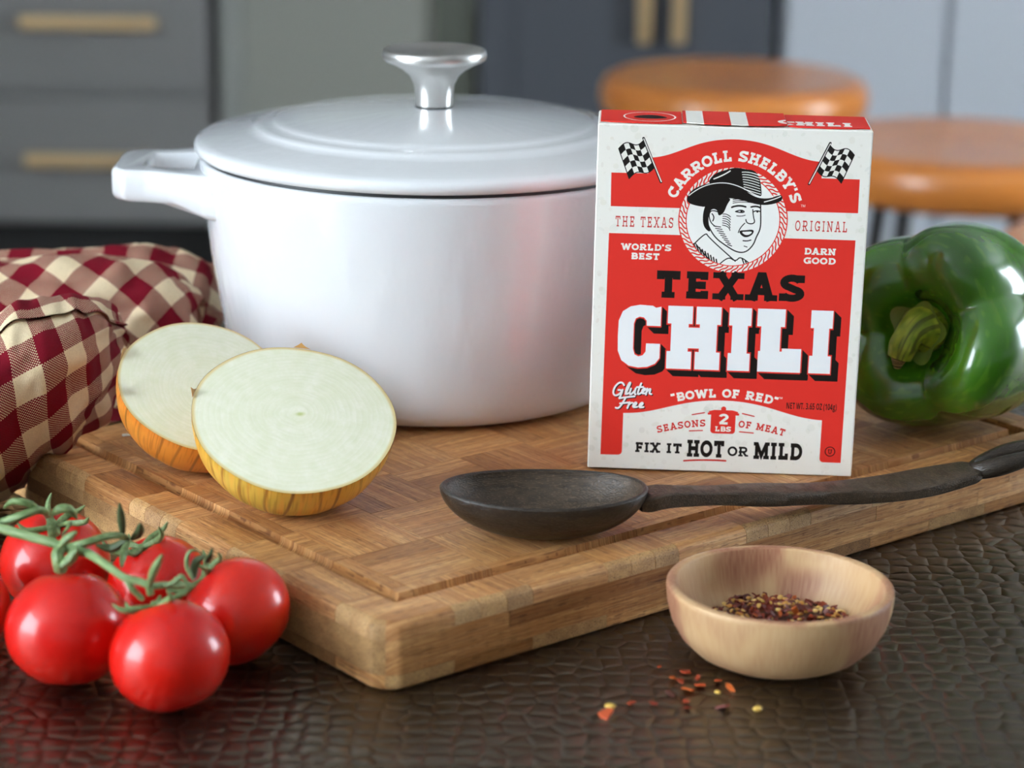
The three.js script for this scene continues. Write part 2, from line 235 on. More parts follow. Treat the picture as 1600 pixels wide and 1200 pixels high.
// ------------------------------------------------------------------ white enamelled pot with its lid
const POT = [-0.0434, T, -1.2413];
const enamelBump = (() => { const a = lattice(40, 40, 31), b = lattice(110, 110, 32); return dataTex(512, 512, (u, v) => { const h = 255 * (0.7 * a(u, v) + 0.3 * b(u, v)); return [h, h, h]; }, false); })();
const mEnamel = std([0.70, 0.715, 0.735], 0.13, { clearcoat: 0.6, clearcoatRoughness: 0.06, bumpMap: enamelBump, bumpScale: 0.00025 });
const mLid = std([0.72, 0.735, 0.75], 0.1, { clearcoat: 0.6, clearcoatRoughness: 0.05, bumpMap: enamelBump, bumpScale: 0.0001 });
const mBlackRim = std([0.008, 0.009, 0.011], 0.5);
{
  const p = thing('enamel_pot', 'white enamelled cast iron pot standing on the chopping board behind the onion', 'pot', POT);
  const uvm = (g, k) => { const uv = g.attributes.uv; for (let i = 0; i < uv.count; i++) uv.setXY(i, uv.getX(i) * k, uv.getY(i) * k * 0.25); return g; };
  mesh('body', uvm(lathe([[0, 0.0012], [0.088, 0.0008], [0.096, 0.0014], [0.1025, 0.0042], [0.1065, 0.0095], [0.1092, 0.017], [0.1125, 0.033], [0.1162, 0.055], [0.1195, 0.078], [0.1218, 0.098], [0.1232, 0.112], [0.1241, 0.1212], [0.1240, 0.1238], [0.1230, 0.1251], [0.119, 0.1253], [0.118, 0.124], [0.117, 0.10], [0.112, 0.05], [0.105, 0.012], [0.095, 0.006], [0, 0.006]], 160), 3), mEnamel, p);
  mesh('rim', lathe([[0.1175, 0.1246], [0.1224, 0.1247], [0.1229, 0.1253], [0.1228, 0.1278], [0.1175, 0.1278]], 128), mBlackRim, p).userData.label = 'black unglazed rim under the lid';
  // loop handles, one on either side
  const sh = new THREE.Shape(); const w0 = 0.047, w1 = 0.030, x0 = 0.112, x1 = 0.1655, rr = 0.014;
  sh.moveTo(x0, -w0); sh.bezierCurveTo(x0 + 0.012, -w0 + 0.004, x0 + 0.018, -w1 - 0.006, x1 - rr, -w1); sh.quadraticCurveTo(x1, -w1, x1, -w1 + rr); sh.lineTo(x1, w1 - rr); sh.quadraticCurveTo(x1, w1, x1 - rr, w1); sh.bezierCurveTo(x0 + 0.018, w1 + 0.006, x0 + 0.012, w0 - 0.004, x0, w0); sh.lineTo(x0, -w0);
  const ho = new THREE.Path(); const iw = 0.021, i0 = 0.1245, i1 = 0.1535, ir = 0.008; ho.moveTo(i0, -iw - 0.004); ho.lineTo(i1 - ir, -iw); ho.quadraticCurveTo(i1, -iw, i1, -iw + ir); ho.lineTo(i1, iw - ir); ho.quadraticCurveTo(i1, iw, i1 - ir, iw); ho.lineTo(i0, iw + 0.004); ho.lineTo(i0, -iw - 0.004); sh.holes.push(ho);
  for (const s of [1, -1]) {
    const g = new THREE.ExtrudeGeometry(sh, { depth: 0.0095, bevelEnabled: true, bevelThickness: 0.0036, bevelSize: 0.0032, bevelSegments: 5, curveSegments: 14 });
    g.rotateX(Math.PI / 2); g.translate(0, 0.1165, 0); const q = g.attributes.position; for (let i = 0; i < q.count; i++) { const t = smooth(0.135, 0.112, q.getX(i)); q.setY(i, q.getY(i) - 0.004 * t * (q.getY(i) < 0.112 ? 1.6 : 0)); }
    g.computeVertexNormals(); const h = mesh('handle', toCreasedNormals(g, 0.7), mEnamel, p); if (s > 0) h.rotation.y = Math.PI;
    h.rotation.y += s > 0 ? 0.03 : 0.03;
  }
  mesh('chip', new THREE.SphereGeometry(0.004, 12, 8).scale(1, 0.18, 0.5).translate(-0.1335, 0.1020, 0.032), mBlackRim, p).userData.label = 'dark chip in the enamel under a handle';
  const lid = thing('pot_lid', 'white enamelled lid with a steel knob closing the pot', 'lid', [POT[0], T + 0.1273, POT[2]]);
  mesh('shell', uvm(lathe([[0.117, -0.001], [0.1225, -0.0008], [0.1256, 0.0002], [0.1268, 0.0022], [0.1267, 0.0046], [0.1252, 0.0064], [0.121, 0.0076], [0.112, 0.0094], [0.1005, 0.0114], [0.0965, 0.0122], [0.0948, 0.0134], [0.0930, 0.0142], [0.0905, 0.0146], [0.0868, 0.0150], [0.0848, 0.0158], [0.0834, 0.0164], [0.080, 0.0170], [0.060, 0.0196], [0.035, 0.0216], [0.012, 0.0225], [0, 0.0226]], 160), 3), mLid, lid);
  mesh('inner_face', lathe([[0, 0.018], [0.06, 0.015], [0.11, 0.006], [0.1172, -0.001]], 96), mBlackRim, lid);
  const steel = std([0.66, 0.65, 0.63], 0.3, { metalness: 1, anisotropy: 0.4 });
  mesh('knob', lathe([[0, 0.0228], [0.0094, 0.0228], [0.0098, 0.0236], [0.0100, 0.029], [0.0108, 0.0345], [0.0130, 0.0390], [0.0170, 0.0425], [0.0218, 0.0452], [0.0258, 0.0468], [0.0272, 0.0480], [0.0277, 0.0500], [0.0273, 0.0522], [0.0262, 0.0532], [0.0245, 0.0530], [0.020, 0.0516], [0.012, 0.0503], [0, 0.0499]], 96), steel, lid).userData.label = 'brushed steel lid knob';
  mesh('knob_washer', lathe([[0, 0.0220], [0.0101, 0.0221], [0.0103, 0.0229], [0, 0.023]], 48), mBlackRim, lid);
}

// ------------------------------------------------------------------ chili kit carton: print in millimetres on the panel
const RED = '#e5342a', INK = '#17120f', CREAM = '#efece3';
// a drawn slab-serif alphabet: strokes in a unit-high cell (y = 0 top, 1 baseline); [width, strokes, serifs [x, y, half width]]
function slab(ch, t) {
  const h = t / 2, L = [], S = [], arc = (cx, cy, rx, ry, a0, a1, n = 16) => { const p = []; for (let k = 0; k <= n; k++) { const a = (a0 + (a1 - a0) * k / n) * Math.PI / 180; p.push([cx + rx * Math.cos(a), cy + ry * Math.sin(a)]); } return p; };
  const bowl = (x, y0, y1, r) => [[x, y0], [r - (y1 - y0) / 2, y0], ...arc(r - (y1 - y0) / 2, (y0 + y1) / 2, (y1 - y0) / 2, (y1 - y0) / 2, -90, 90, 10), [x, y1]];
  let w = 0.85; const s = 0.17 + h * 0.4;
  switch (ch) {
    case 'A': w = 0.98; L.push([[0.17, 1], [0.45, h * 0.6], [0.53, h * 0.6], [0.81, 1]], [[0.28, 0.66], [0.70, 0.66]]); S.push([0.16, 1, s], [0.82, 1, s], [0.45, 0, 0.12]); break;
    case 'B': w = 0.86; L.push([[0.22, 0], [0.22, 1]], bowl(0.05, h, 0.5, 0.72), bowl(0.05, 0.5, 1 - h, 0.78)); break;
    case 'C': w = 0.86; L.push(arc(0.45, 0.5, 0.36, 0.5 - h, -38, -322, 24), [[0.45 + 0.31, 0.02], [0.45 + 0.31, 0.34]]); break;
    case 'D': w = 0.9; L.push([[0.22, 0], [0.22, 1]], bowl(0.05, h, 1 - h, 0.84)); break;
    case 'E': w = 0.82; L.push([[0.22, 0], [0.22, 1]], [[0.03, h], [0.76, h]], [[0.22, 0.5], [0.56, 0.5]], [[0.03, 1 - h], [0.78, 1 - h]], [[0.76 - h, 0], [0.76 - h, 0.3]], [[0.78 - h, 0.7], [0.78 - h, 1]], [[0.56, 0.36], [0.56, 0.64]]); break;
    case 'F': w = 0.78; L.push([[0.22, 0], [0.22, 1]], [[0.03, h], [0.74, h]], [[0.22, 0.52], [0.54, 0.52]], [[0.74 - h, 0], [0.74 - h, 0.3]], [[0.54, 0.38], [0.54, 0.66]]); S.push([0.22, 1, s]); break;
    case 'G': w = 0.92; L.push(arc(0.46, 0.5, 0.37, 0.5 - h, -40, -345, 24), [[0.52, 0.57], [0.90, 0.57]], [[0.80, 0.57], [0.80, 0.95]], [[0.77, 0.02], [0.77, 0.3]]); break;
    case 'H': w = 1.0; L.push([[0.23, 0], [0.23, 1]], [[0.77, 0], [0.77, 1]], [[0.23, 0.5], [0.77, 0.5]]); for (const x of [0.23, 0.77]) S.push([x, 0, s], [x, 1, s]); break;
    case 'I': w = 0.52; L.push([[0.26, 0], [0.26, 1]]); S.push([0.26, 0, s], [0.26, 1, s]); break;
    case 'L': w = 0.8; L.push([[0.23, 0], [0.23, 1]], [[0.03, 1 - h], [0.76, 1 - h]], [[0.76 - h, 0.62], [0.76 - h, 1]]); S.push([0.23, 0, s]); break;
    case 'M': w = 1.16; L.push([[0.2, 1], [0.2, 0]], [[0.2, 0.05], [0.58, 0.8], [0.96, 0.05]], [[0.96, 0], [0.96, 1]]); for (const x of [0.2, 0.96]) S.push([x, 1, s]); S.push([0.14, 0, s * 0.8], [1.02, 0, s * 0.8]); break;
    case 'N': w = 1.02; L.push([[0.2, 1], [0.2, 0]], [[0.18, 0.04], [0.8, 0.96]], [[0.8, 1], [0.8, 0]]); S.push([0.2, 1, s], [0.8, 0, s], [0.13, 0, s * 0.7]); break;
    case 'O': w = 0.92; L.push([...arc(0.46, 0.5, 0.37, 0.5 - h, 0, 360, 32)]); break;
    case 'R': w = 0.94; L.push([[0.22, 0], [0.22, 1]], bowl(0.05, h, 0.54, 0.76), [[0.46, 0.54], [0.76, 1 - h * 0.6]]); S.push([0.22, 1, s], [0.80, 1, s * 0.75]); break;
    case 'S': w = 0.8; L.push([...arc(0.4, 0.27 + h * 0.25, 0.28, 0.27 - h * 0.75, -15, -250, 14), ...arc(0.4, 0.74 - h * 0.25, 0.30, 0.26 - h * 0.75, -70, 170, 16)], [[0.69, 0.02], [0.69, 0.3]], [[0.1, 0.7], [0.1, 0.98]]); break;
    case 'T': w = 0.88; L.push([[0.44, 0], [0.44, 1]], [[0.04, h], [0.84, h]], [[0.04 + h, 0], [0.04 + h, 0.32]], [[0.84 - h, 0], [0.84 - h, 0.32]]); S.push([0.44, 1, s]); break;
    case 'U': w = 0.94; L.push([[0.22, 0], [0.22, 0.6], ...arc(0.47, 0.62, 0.25, 0.38 - h, 180, 0, 12), [0.72, 0]]); S.push([0.22, 0, s], [0.72, 0, s]); break;
    case 'W': w = 1.3; L.push([[0.14, 0], [0.40, 0.97], [0.65, 0.1], [0.90, 0.97], [1.16, 0]]); S.push([0.14, 0, s * 0.9], [1.16, 0, s * 0.9], [0.65, 0.03, 0.08]); break;
    case 'X': w = 0.98; L.push([[0.18, 0], [0.80, 1]], [[0.80, 0], [0.18, 1]]); for (const x of [0.18, 0.80]) S.push([x, 0, s], [x, 1, s]); break;
    case 'Y': w = 0.96; L.push([[0.16, 0], [0.48, 0.55], [0.80, 0]], [[0.48, 0.5], [0.48, 1]]); S.push([0.16, 0, s], [0.80, 0, s], [0.48, 1, s]); break;
    case '2': w = 0.7; L.push([...arc(0.35, 0.28 + h * 0.3, 0.25, 0.28 - h * 0.7, 190, 380, 14), [0.1, 1 - h]], [[0.06, 1 - h], [0.66, 1 - h]]); break;
    case "'": w = 0.3; L.push([[0.15, 0], [0.12, 0.3]]); break;
    case '"': w = 0.45; L.push([[0.14, 0], [0.11, 0.28]], [[0.33, 0], [0.30, 0.28]]); break;
    default: w = 0.42;
  }
  return [w, L, S];
}
const BIGC = [[1, 0.02], [1, 0.33], [0.67, 0.33], [0.665, 0.25], [0.60, 0.2], [0.50, 0.19], [0.41, 0.22], [0.37, 0.3], [0.37, 0.7], [0.41, 0.79], [0.50, 0.82], [0.60, 0.80], [0.665, 0.74], [0.67, 0.61], [1, 0.61], [1, 0.84], [0.9, 0.93], [0.72, 0.985], [0.5, 1], [0.28, 0.975], [0.1, 0.89], [0.01, 0.74], [0, 0.5], [0.01, 0.26], [0.1, 0.11], [0.28, 0.03], [0.5, 0], [0.8, 0.01], [0.88, 0.04]];
function drawGlyph(c, ch, t, grow = 0) {
  if (ch === 'C' && t > 0.3) { c.beginPath(); BIGC.forEach(([x, y], i) => i ? c.lineTo(x, y) : c.moveTo(x, y)); c.closePath(); c.fill(); if (grow) { c.lineWidth = grow; c.lineJoin = 'round'; c.stroke(); } return; }
  const [, L, S] = slab(ch, t); c.lineCap = 'butt'; c.lineJoin = 'miter'; c.miterLimit = 3; c.lineWidth = t + grow;
  for (const p of L) { c.beginPath(); p.forEach(([x, y], i) => i ? c.lineTo(x, y) : c.moveTo(x, y)); c.stroke(); }
  const st = t * 0.85; for (const [x, y, w] of S) { c.fillRect(x - w - grow / 2, (y > 0.5 ? y - st : y) - grow / 2, 2 * w + grow, st + grow); }
}
const textWidth = (s, t, gap) => { let w = 0; for (const ch of s) w += slab(ch, t)[0] + gap; return w - gap; };
// a line of text that fills the box x0..x1, y0..y1
function slabLine(c, s, x0, x1, y0, y1, t, color, gap = 0.08, grow = 0) {
  const W = textWidth(s, t, gap), kx = (x1 - x0) / W; c.fillStyle = c.strokeStyle = color; let x = x0;
  for (const ch of s) { c.save(); c.translate(x, y0); c.scale(kx, y1 - y0); drawGlyph(c, ch, t, grow); c.restore(); x += (slab(ch, t)[0] + gap) * kx; }
}
// text on a circle: angles in degrees measured clockwise from straight up
function slabArc(c, s, cx, cy, r, a0, a1, hgt, t, color, gap = 0.1, flip = 1) {
  const W = textWidth(s, t, gap); c.fillStyle = c.strokeStyle = color; let u = 0; const arcLen = Math.abs(a1 - a0) * Math.PI / 180 * r, kx = arcLen / W;
  for (const ch of s) { const w = slab(ch, t)[0], a = (a0 + (a1 - a0) * (u + w / 2) / W) * Math.PI / 180; c.save(); c.translate(cx + r * Math.sin(a), cy - r * Math.cos(a) * flip); c.rotate(a * flip); c.scale(kx, hgt); c.translate(-w / 2, -0.5); drawGlyph(c, ch, t); c.restore(); u += w + gap; }
}
function poly(c, pts, fill, stroke, lw) { c.beginPath(); pts.forEach(([x, y], i) => i ? c.lineTo(x, y) : c.moveTo(x, y)); if (fill) { c.closePath(); c.fillStyle = fill; c.fill(); } if (stroke) { c.strokeStyle = stroke; c.lineWidth = lw; c.stroke(); } }
function curve(c, pts, color, lw) { c.beginPath(); c.moveTo(...pts[0]); for (let i = 1; i < pts.length - 1; i++) { const m = i < pts.length - 2 ? [(pts[i][0] + pts[i + 1][0]) / 2, (pts[i][1] + pts[i + 1][1]) / 2] : pts[i + 1]; c.quadraticCurveTo(pts[i][0], pts[i][1], ...m); } if (pts.length === 2) c.lineTo(...pts[1]); c.strokeStyle = color; c.lineWidth = lw; c.lineCap = 'round'; c.lineJoin = 'round'; c.stroke(); }
function blob(c, pts, fill) { const n = pts.length, m = (a, b) => [(a[0] + b[0]) / 2, (a[1] + b[1]) / 2]; c.beginPath(); c.moveTo(...m(pts[n - 1], pts[0])); for (let i = 0; i < n; i++) c.quadraticCurveTo(...pts[i], ...m(pts[i], pts[(i + 1) % n])); c.closePath(); c.fillStyle = fill; c.fill(); }
function paper(c, w, h, seed) { c.fillStyle = CREAM; c.fillRect(0, 0, w, h); const r = rng(seed); for (let i = 0; i < 900; i++) { c.fillStyle = `rgba(${150 + 40 * r()},${150 + 30 * r()},${125 + 30 * r()},${0.05 + 0.07 * r()})`; const s = 0.3 + 2.2 * r() * r(); c.beginPath(); c.ellipse(r() * w, r() * h, s, s * (0.3 + r()), r() * 3, 0, 7); c.fill(); } }
function flag(c, x0, y0, x1, y1, dir) {   // pole from top x0,y0 to foot x1,y1; the cloth flies towards dir
  c.lineCap = 'butt'; curve(c, [[x0, y0], [x1, y1]], INK, 1.2); curve(c, [[x0 + 0.1, y0 + 0.3], [x1 + 0.1, y1 - 0.2]], CREAM, 0.55);
  const P = (u, v) => { const bx = lerp(x0, x0 + (x1 - x0) * 0.66, v), by = lerp(y0 + 0.6, y0 + (y1 - y0) * 0.66, v); return [bx + dir * (11.4 * u + 0.5 * v), by + 4.6 * u + 1.5 * Math.sin(u * 6.0 + 0.3) * (1 - 0.1 * v) + 1.2 * v * u]; };
  const edge = []; for (let k = 0; k <= 20; k++) edge.push(P(k / 20, 0)); for (let k = 20; k >= 0; k--) edge.push(P(k / 20, 1)); poly(c, edge, CREAM);
  for (let i = 0; i < 5; i++) for (let j = 0; j < 5; j++) if ((i + j) % 2 === 0) { const q = []; for (let k = 0; k <= 4; k++) q.push(P((i + k / 4) / 5, j / 5)); for (let k = 4; k >= 0; k--) q.push(P((i + k / 4) / 5, (j + 1) / 5)); poly(c, q, INK); }
  edge.push(edge[0]); poly(c, edge, null, INK, 0.4);
}
function script(c, dx, dy, color) {   // hand-lettered "Gluten Free"
  const W = 0.95, L = (p) => curve(c, p.map(([x, y]) => [x + dx, y + dy]), color, W);
  L([[16.2, 126.0], [15.6, 124.6], [13.6, 124.8], [11.6, 127.2], [11.0, 130.2], [12.2, 131.6], [14.4, 130.4], [15.6, 128.3], [13.6, 128.5]]); L([[15.6, 128.3], [15.0, 131.0], [14.2, 132.4]]);
  L([[17.0, 130.4], [19.6, 124.6], [18.6, 124.6], [16.9, 129.4], [17.4, 130.8], [18.6, 129.8]]); L([[19.6, 127.6], [18.8, 130.2], [19.8, 130.7], [21.4, 128.6]]); L([[21.9, 127.4], [21.0, 130.2], [21.9, 130.4]]);
  L([[24.4, 124.8], [22.6, 129.8], [23.4, 130.5], [24.4, 129.6]]); L([[22.4, 126.8], [25.4, 126.6]]); L([[24.8, 129.3], [26.6, 128.0], [26.2, 127.0], [24.9, 128.2], [24.9, 130.1], [26.6, 129.6]]);
  L([[27.4, 127.3], [26.8, 130.3]]); L([[27.1, 129.0], [28.6, 127.2], [29.0, 127.8], [28.2, 130.0], [29.4, 130.0]]);
  L([[14.2, 132.6], [17.0, 132.0], [21.4, 131.4]]); L([[17.2, 132.2], [15.4, 135.8], [13.6, 138.0], [12.6, 137.4]]); L([[14.6, 135.2], [18.6, 134.6]]);
  L([[19.2, 134.4], [18.2, 137.4]]); L([[18.7, 135.9], [19.8, 134.5], [20.6, 134.7]]);
  for (const o of [0, 3.0]) L([[20.9 + o, 136.6], [22.7 + o, 135.2], [22.2 + o, 134.2], [20.9 + o, 135.5], [20.9 + o, 137.2], [22.9 + o, 136.6]]);
}
function sceneOnFront(c) {
  const W = 127, H = 168; paper(c, W, H, 9);
  // upper banner
  c.fillStyle = RED; c.beginPath(); c.moveTo(6.8, 22.8); c.lineTo(24, 22.8); c.lineTo(24, 15.3); c.bezierCurveTo(38, 14.6, 44, 5.6, 63.6, 5.5); c.bezierCurveTo(83, 5.6, 90, 14.4, 104.5, 14.9); c.lineTo(104.5, 22.6); c.lineTo(122.2, 22.6); c.lineTo(122.4, 38.6); c.lineTo(7, 38.8); c.closePath(); c.fill();
  // lower field with the arch cut out of its foot
  c.beginPath(); c.moveTo(6.6, 51.7); c.lineTo(122, 51.6); c.lineTo(121.6, 161.3); c.lineTo(113.4, 161.3); c.quadraticCurveTo(111.4, 161.2, 111.4, 159.2); c.lineTo(111.5, 140.2); c.bezierCurveTo(94, 139.6, 86, 132.0, 64.2, 132.0); c.bezierCurveTo(42, 132.0, 34, 139.7, 16.3, 139.9); c.lineTo(16.3, 159); c.quadraticCurveTo(16.2, 161, 14.2, 161.1); c.lineTo(6, 161.2); c.closePath(); c.fill();
  flag(c, 21.2, 6.2, 30.1, 26.6, -1); flag(c, 107.6, 6.0, 98.9, 25.4, 1);
  slabArc(c, "CARROLL SHELBY'S", 64.3, 44.2, 31.0, -69.5, 71, 5.3, 0.24, CREAM, 0.12);
  c.font = '1.6px sans-serif'; c.fillStyle = CREAM; c.fillText('TM', 95.6, 37.0);
  // rope ring
  const ox = 64.4, oy = 43.8; c.fillStyle = CREAM; c.beginPath(); c.arc(ox, oy, 25.4, 0, 7); c.fill();
  for (const [rr, lw] of [[25.3, 0.5], [21.9, 0.45]]) { c.beginPath(); c.arc(ox, oy, rr, 0, 7); c.strokeStyle = RED; c.lineWidth = lw; c.stroke(); }
  for (let k = 0; k < 58; k++) { const a = k / 58 * Math.PI * 2, b = a + 0.14; curve(c, [[ox + 21.9 * Math.cos(a), oy + 21.9 * Math.sin(a)], [ox + 23.2 * Math.cos(a + 0.02), oy + 23.2 * Math.sin(a + 0.02)], [ox + 24.1 * Math.cos(b), oy + 24.1 * Math.sin(b)], [ox + 25.3 * Math.cos(b + 0.02), oy + 25.3 * Math.sin(b + 0.02)]], RED, 0.62); }
  // ink drawing of a smiling man in a dark brimmed hat
  c.fillStyle = '#f4f3ee'; c.beginPath(); c.arc(ox, oy, 21.6, 0, 7); c.fill();
  c.save(); c.beginPath(); c.rect(38, 15, 52, 52.6); c.clip(); c.save(); c.beginPath(); c.arc(ox, oy, 21.7, 0, 7); c.rect(38, 15, 52, 25); c.clip();
  blob(c, [[47, 55.5], [52, 49.5], [58, 55], [68, 63.5], [73, 60], [78, 66], [74, 69], [50, 69], [43, 60]], '#f4f3ee');
  for (let k = 0; k < 9; k++) curve(c, [[46.6 + k * 1.35, 55.6 + k * 0.9], [48.6 + k * 1.25, 60.2 + k * 1.0]], INK, 0.62);
  curve(c, [[46.2, 56.4], [52.0, 49.6], [53.2, 52.4], [66.4, 63.4]], INK, 0.5); curve(c, [[47.5, 55.6], [49.8, 58.6], [57.8, 66.6]], INK, 0.5); curve(c, [[57.6, 66.8], [62.6, 60.8], [66.6, 63.8], [69, 60.4], [75, 66]], INK, 0.5); for (let k = 0; k < 4; k++) curve(c, [[69.6 + k * 1.5, 62.2 + k], [71 + k * 1.3, 65.6]], INK, 0.55);
  blob(c, [[51.5, 38], [55, 33], [76.5, 33.4], [77.6, 41], [77.2, 49], [74.4, 55], [71, 59.2], [66.4, 59], [60, 55.5], [55.5, 52], [50.6, 46]], '#f4f3ee');
  blob(c, [[50.2, 47], [50.4, 38], [54, 33], [63.5, 33], [61.4, 36], [60, 40.5], [57.4, 42.2], [57.0, 38.8], [53.6, 38.6], [52.6, 44.4], [54.6, 50.6]], INK);
  curve(c, [[57.6, 40.2], [54.4, 38.8], [52.8, 41.6], [54.4, 46], [56.4, 47]], INK, 0.45); curve(c, [[54.5, 41], [56, 42.4], [55, 44.4]], INK, 0.5);
  curve(c, [[52.8, 46], [55.2, 51.6], [62.4, 56.6], [67.2, 59.2], [71.4, 58.9], [74.6, 55.2], [75.6, 51.6], [77.4, 47.8], [77.4, 42.6], [76.8, 34.6]], INK, 0.55);
  for (let k = 0; k < 9; k++) curve(c, [[55.6 + k * 0.85, 46.8 + k * 1.08], [58.8 + k * 0.7, 47.2 + k * 1.12]], INK, 0.38);
  for (let k = 0; k < 6; k++) curve(c, [[59.6, 41 + k * 1.05], [61.4 + k * 0.3, 40.6 + k * 1.2], [63.2, 42.2 + k * 1.3]], INK, 0.35);
  curve(c, [[63.6, 37.6], [66.6, 36.2], [70, 37.2]], INK, 0.8); curve(c, [[72.6, 37.2], [75.2, 36.4], [76.8, 37.4]], INK, 0.75); for (let k = 0; k < 3; k++) curve(c, [[64, 35.6 - k * 0.9], [69, 34.4 - k * 0.6], [75.4, 35.4 - k * 0.8]], INK, 0.3);
  curve(c, [[65.4, 39.6], [67.6, 38.5], [70, 39.6], [67.8, 40.1], [65.4, 39.6]], INK, 0.5); c.fillStyle = INK; c.beginPath(); c.arc(68.2, 39.3, 0.55, 0, 7); c.arc(75.6, 39.3, 0.5, 0, 7); c.fill(); curve(c, [[73.8, 39.4], [75.4, 38.5], [77, 39.3]], INK, 0.5); curve(c, [[66, 41.6], [68, 42], [70, 41.2]], INK, 0.3);
  curve(c, [[73.4, 38.4], [73.8, 42], [74.8, 44.4], [73.2, 45.4], [70.6, 44.8], [70.4, 43.2]], INK, 0.45); curve(c, [[70, 45], [67.6, 47.4], [67.2, 49.6]], INK, 0.4);
  blob(c, [[67.2, 48.6], [70.4, 48.4], [74.6, 47.8], [74, 50.4], [71, 52], [68.6, 51]], INK); blob(c, [[68.4, 49.2], [71, 49], [73.8, 48.8], [73, 50.2], [70.6, 50.9]], '#f4f3ee'); curve(c, [[69.6, 53.4], [71.6, 53.7], [73.2, 53]], INK, 0.5); curve(c, [[70.2, 56], [71.6, 56.4]], INK, 0.35);
  c.restore();
  blob(c, [[42.2, 33.6], [45, 29.4], [52, 26.4], [60, 25.6], [67, 27.6], [72, 31.4], [77, 33.2], [82.4, 32.6], [85.2, 30.8], [87, 31.6], [86.6, 34], [82, 35.8], [76, 36.2], [69, 34.2], [62, 33], [56.4, 34.4], [52, 38], [47, 37.4], [43, 36.2]], INK);
  blob(c, [[51.4, 27], [54.6, 21.8], [60.6, 19.8], [64.6, 18.6], [69, 19.4], [73.6, 19.8], [76, 23.6], [77, 29], [77.2, 33], [68, 29], [58, 26.4]], INK);
  curve(c, [[43.4, 32.6], [48, 28.4], [58, 25.6], [67, 27.4], [76, 32.6], [82, 32], [85.6, 31]], '#f4f3ee', 0.45); curve(c, [[54.6, 24.4], [59, 22.6], [62, 20.4]], '#f4f3ee', 0.6); for (let k = 0; k < 8; k++) curve(c, [[67.6 + k * 0.2, 20.8 + k * 1.15], [71.4, 20.4 + k * 1.3], [75.2 + k * 0.2, 22.0 + k * 1.28]], '#f4f3ee', 0.42); curve(c, [[78.6, 34.6], [83, 33.4], [86, 31.8]], '#f4f3ee', 0.5);
  c.restore();
  slabLine(c, 'THE TEXAS', 9.4, 36.6, 43.4, 48.4, 0.13, '#c93a33', 0.3); slabLine(c, 'ORIGINAL', 93.5, 117.8, 42.9, 47.9, 0.13, '#c93a33', 0.32);
  slabLine(c, "WORLD'S", 12.6, 36, 56.4, 59.6, 0.25, CREAM, 0.12); slabLine(c, 'BEST', 17.4, 30.8, 60.8, 64, 0.25, CREAM, 0.12);
  slabLine(c, 'DARN', 98.5, 113.2, 55.9, 59.1, 0.25, CREAM, 0.12); slabLine(c, 'GOOD', 98.5, 113.2, 60.4, 63.6, 0.25, CREAM, 0.12);
  slabLine(c, 'TEXAS', 29.4, 99.2, 69.0, 82.2, 0.26, INK, 0.15);
  // big white letters with a red keyline and a black block shade printed to their lower right
  const big = (color, grow, dx, dy) => { for (const [ch, x0, x1] of [['C', 12.4, 32.6], ['H', 36.0, 61.0], ['I', 64.4, 76.0], ['L', 78.4, 100.8], ['I', 103.0, 114.4]]) { c.save(); c.fillStyle = c.strokeStyle = color; const w = ch === 'C' ? 1.0 : slab(ch, 0.33)[0]; c.translate(x0 + dx, 86.0 + dy); c.scale((x1 - x0) / w, 31); drawGlyph(c, ch, 0.33, grow); c.restore(); } };
  for (let k = 18; k >= 0; k--) big(INK, 0.02, 3.6 * k / 18, 3.4 * k / 18); big(RED, 0.045, 0, 0); big('#f1f3f4', 0, 0, 0);
  script(c, 0.45, 0.4, INK); script(c, 0, 0, '#f1f3f4');
  slabArc(c, '"BOWL OF RED"', 64.6, 226, 97.6, -15.2, 15.0, 4.4, 0.25, CREAM, 0.12); c.font = '1.4px sans-serif'; c.fillStyle = CREAM; c.fillText('TM', 90.2, 130.6);
  c.save(); c.translate(94, 135.0); c.scale(0.62, 1); c.font = 'bold 4.3px sans-serif'; c.fillStyle = INK; c.fillText('NET WT. 3.65 OZ (104g)', 0, 0, 39); c.restore();
  slabArc(c, 'SEASONS', 64.4, 255.2, 112, -16.4, -4.4, 3.5, 0.2, '#d3352d', 0.2); slabArc(c, 'OF MEAT', 64.4, 255.2, 112, 3.8, 15.4, 3.5, 0.2, '#d3352d', 0.2);
  c.fillStyle = RED; c.beginPath(); c.roundRect(58.4, 138.4, 11.8, 10.2, 1.6); c.fill(); poly(c, [[57.2, 137.6], [60, 136.8], [68.6, 136.8], [71.4, 137.6], [70.2, 139.4], [58.4, 139.4]], RED); c.beginPath(); c.arc(64.3, 136.2, 1.2, 0, 7); c.fill(); c.fillRect(56.8, 138.2, 2, 1.1); c.fillRect(69.8, 138.2, 2, 1.1);
  slabLine(c, '2', 62.2, 66.8, 138.6, 144.0, 0.22, CREAM); slabLine(c, 'LBS', 60.6, 68.2, 145.0, 147.6, 0.24, CREAM, 0.1);
  for (const [x0, y0, x1, y1] of [[49.4, 139.6, 55.2, 138.4], [48.4, 147.8, 54.6, 147.4], [73.4, 138.2, 79, 139.4], [72.4, 147.4, 79, 147.8]]) curve(c, [[x0, y0], [x1, y1]], '#d3352d', 0.55);
  slabLine(c, 'FIX', 22.7, 34.6, 154.4, 159.4, 0.23, INK, 0.1); slabLine(c, 'IT', 37.6, 45.2, 154.4, 159.4, 0.23, INK, 0.1); slabLine(c, 'HOT', 47.6, 65.6, 152.3, 160.8, 0.24, INK, 0.1); slabLine(c, 'OR', 67.2, 77, 154.9, 159.8, 0.2, INK, 0.1); slabLine(c, 'MILD', 79.8, 102.6, 152.3, 160.8, 0.24, INK, 0.1);
  curve(c, [[46.4, 163], [56, 161.9], [66.4, 162.3]], '#d3352d', 0.8);
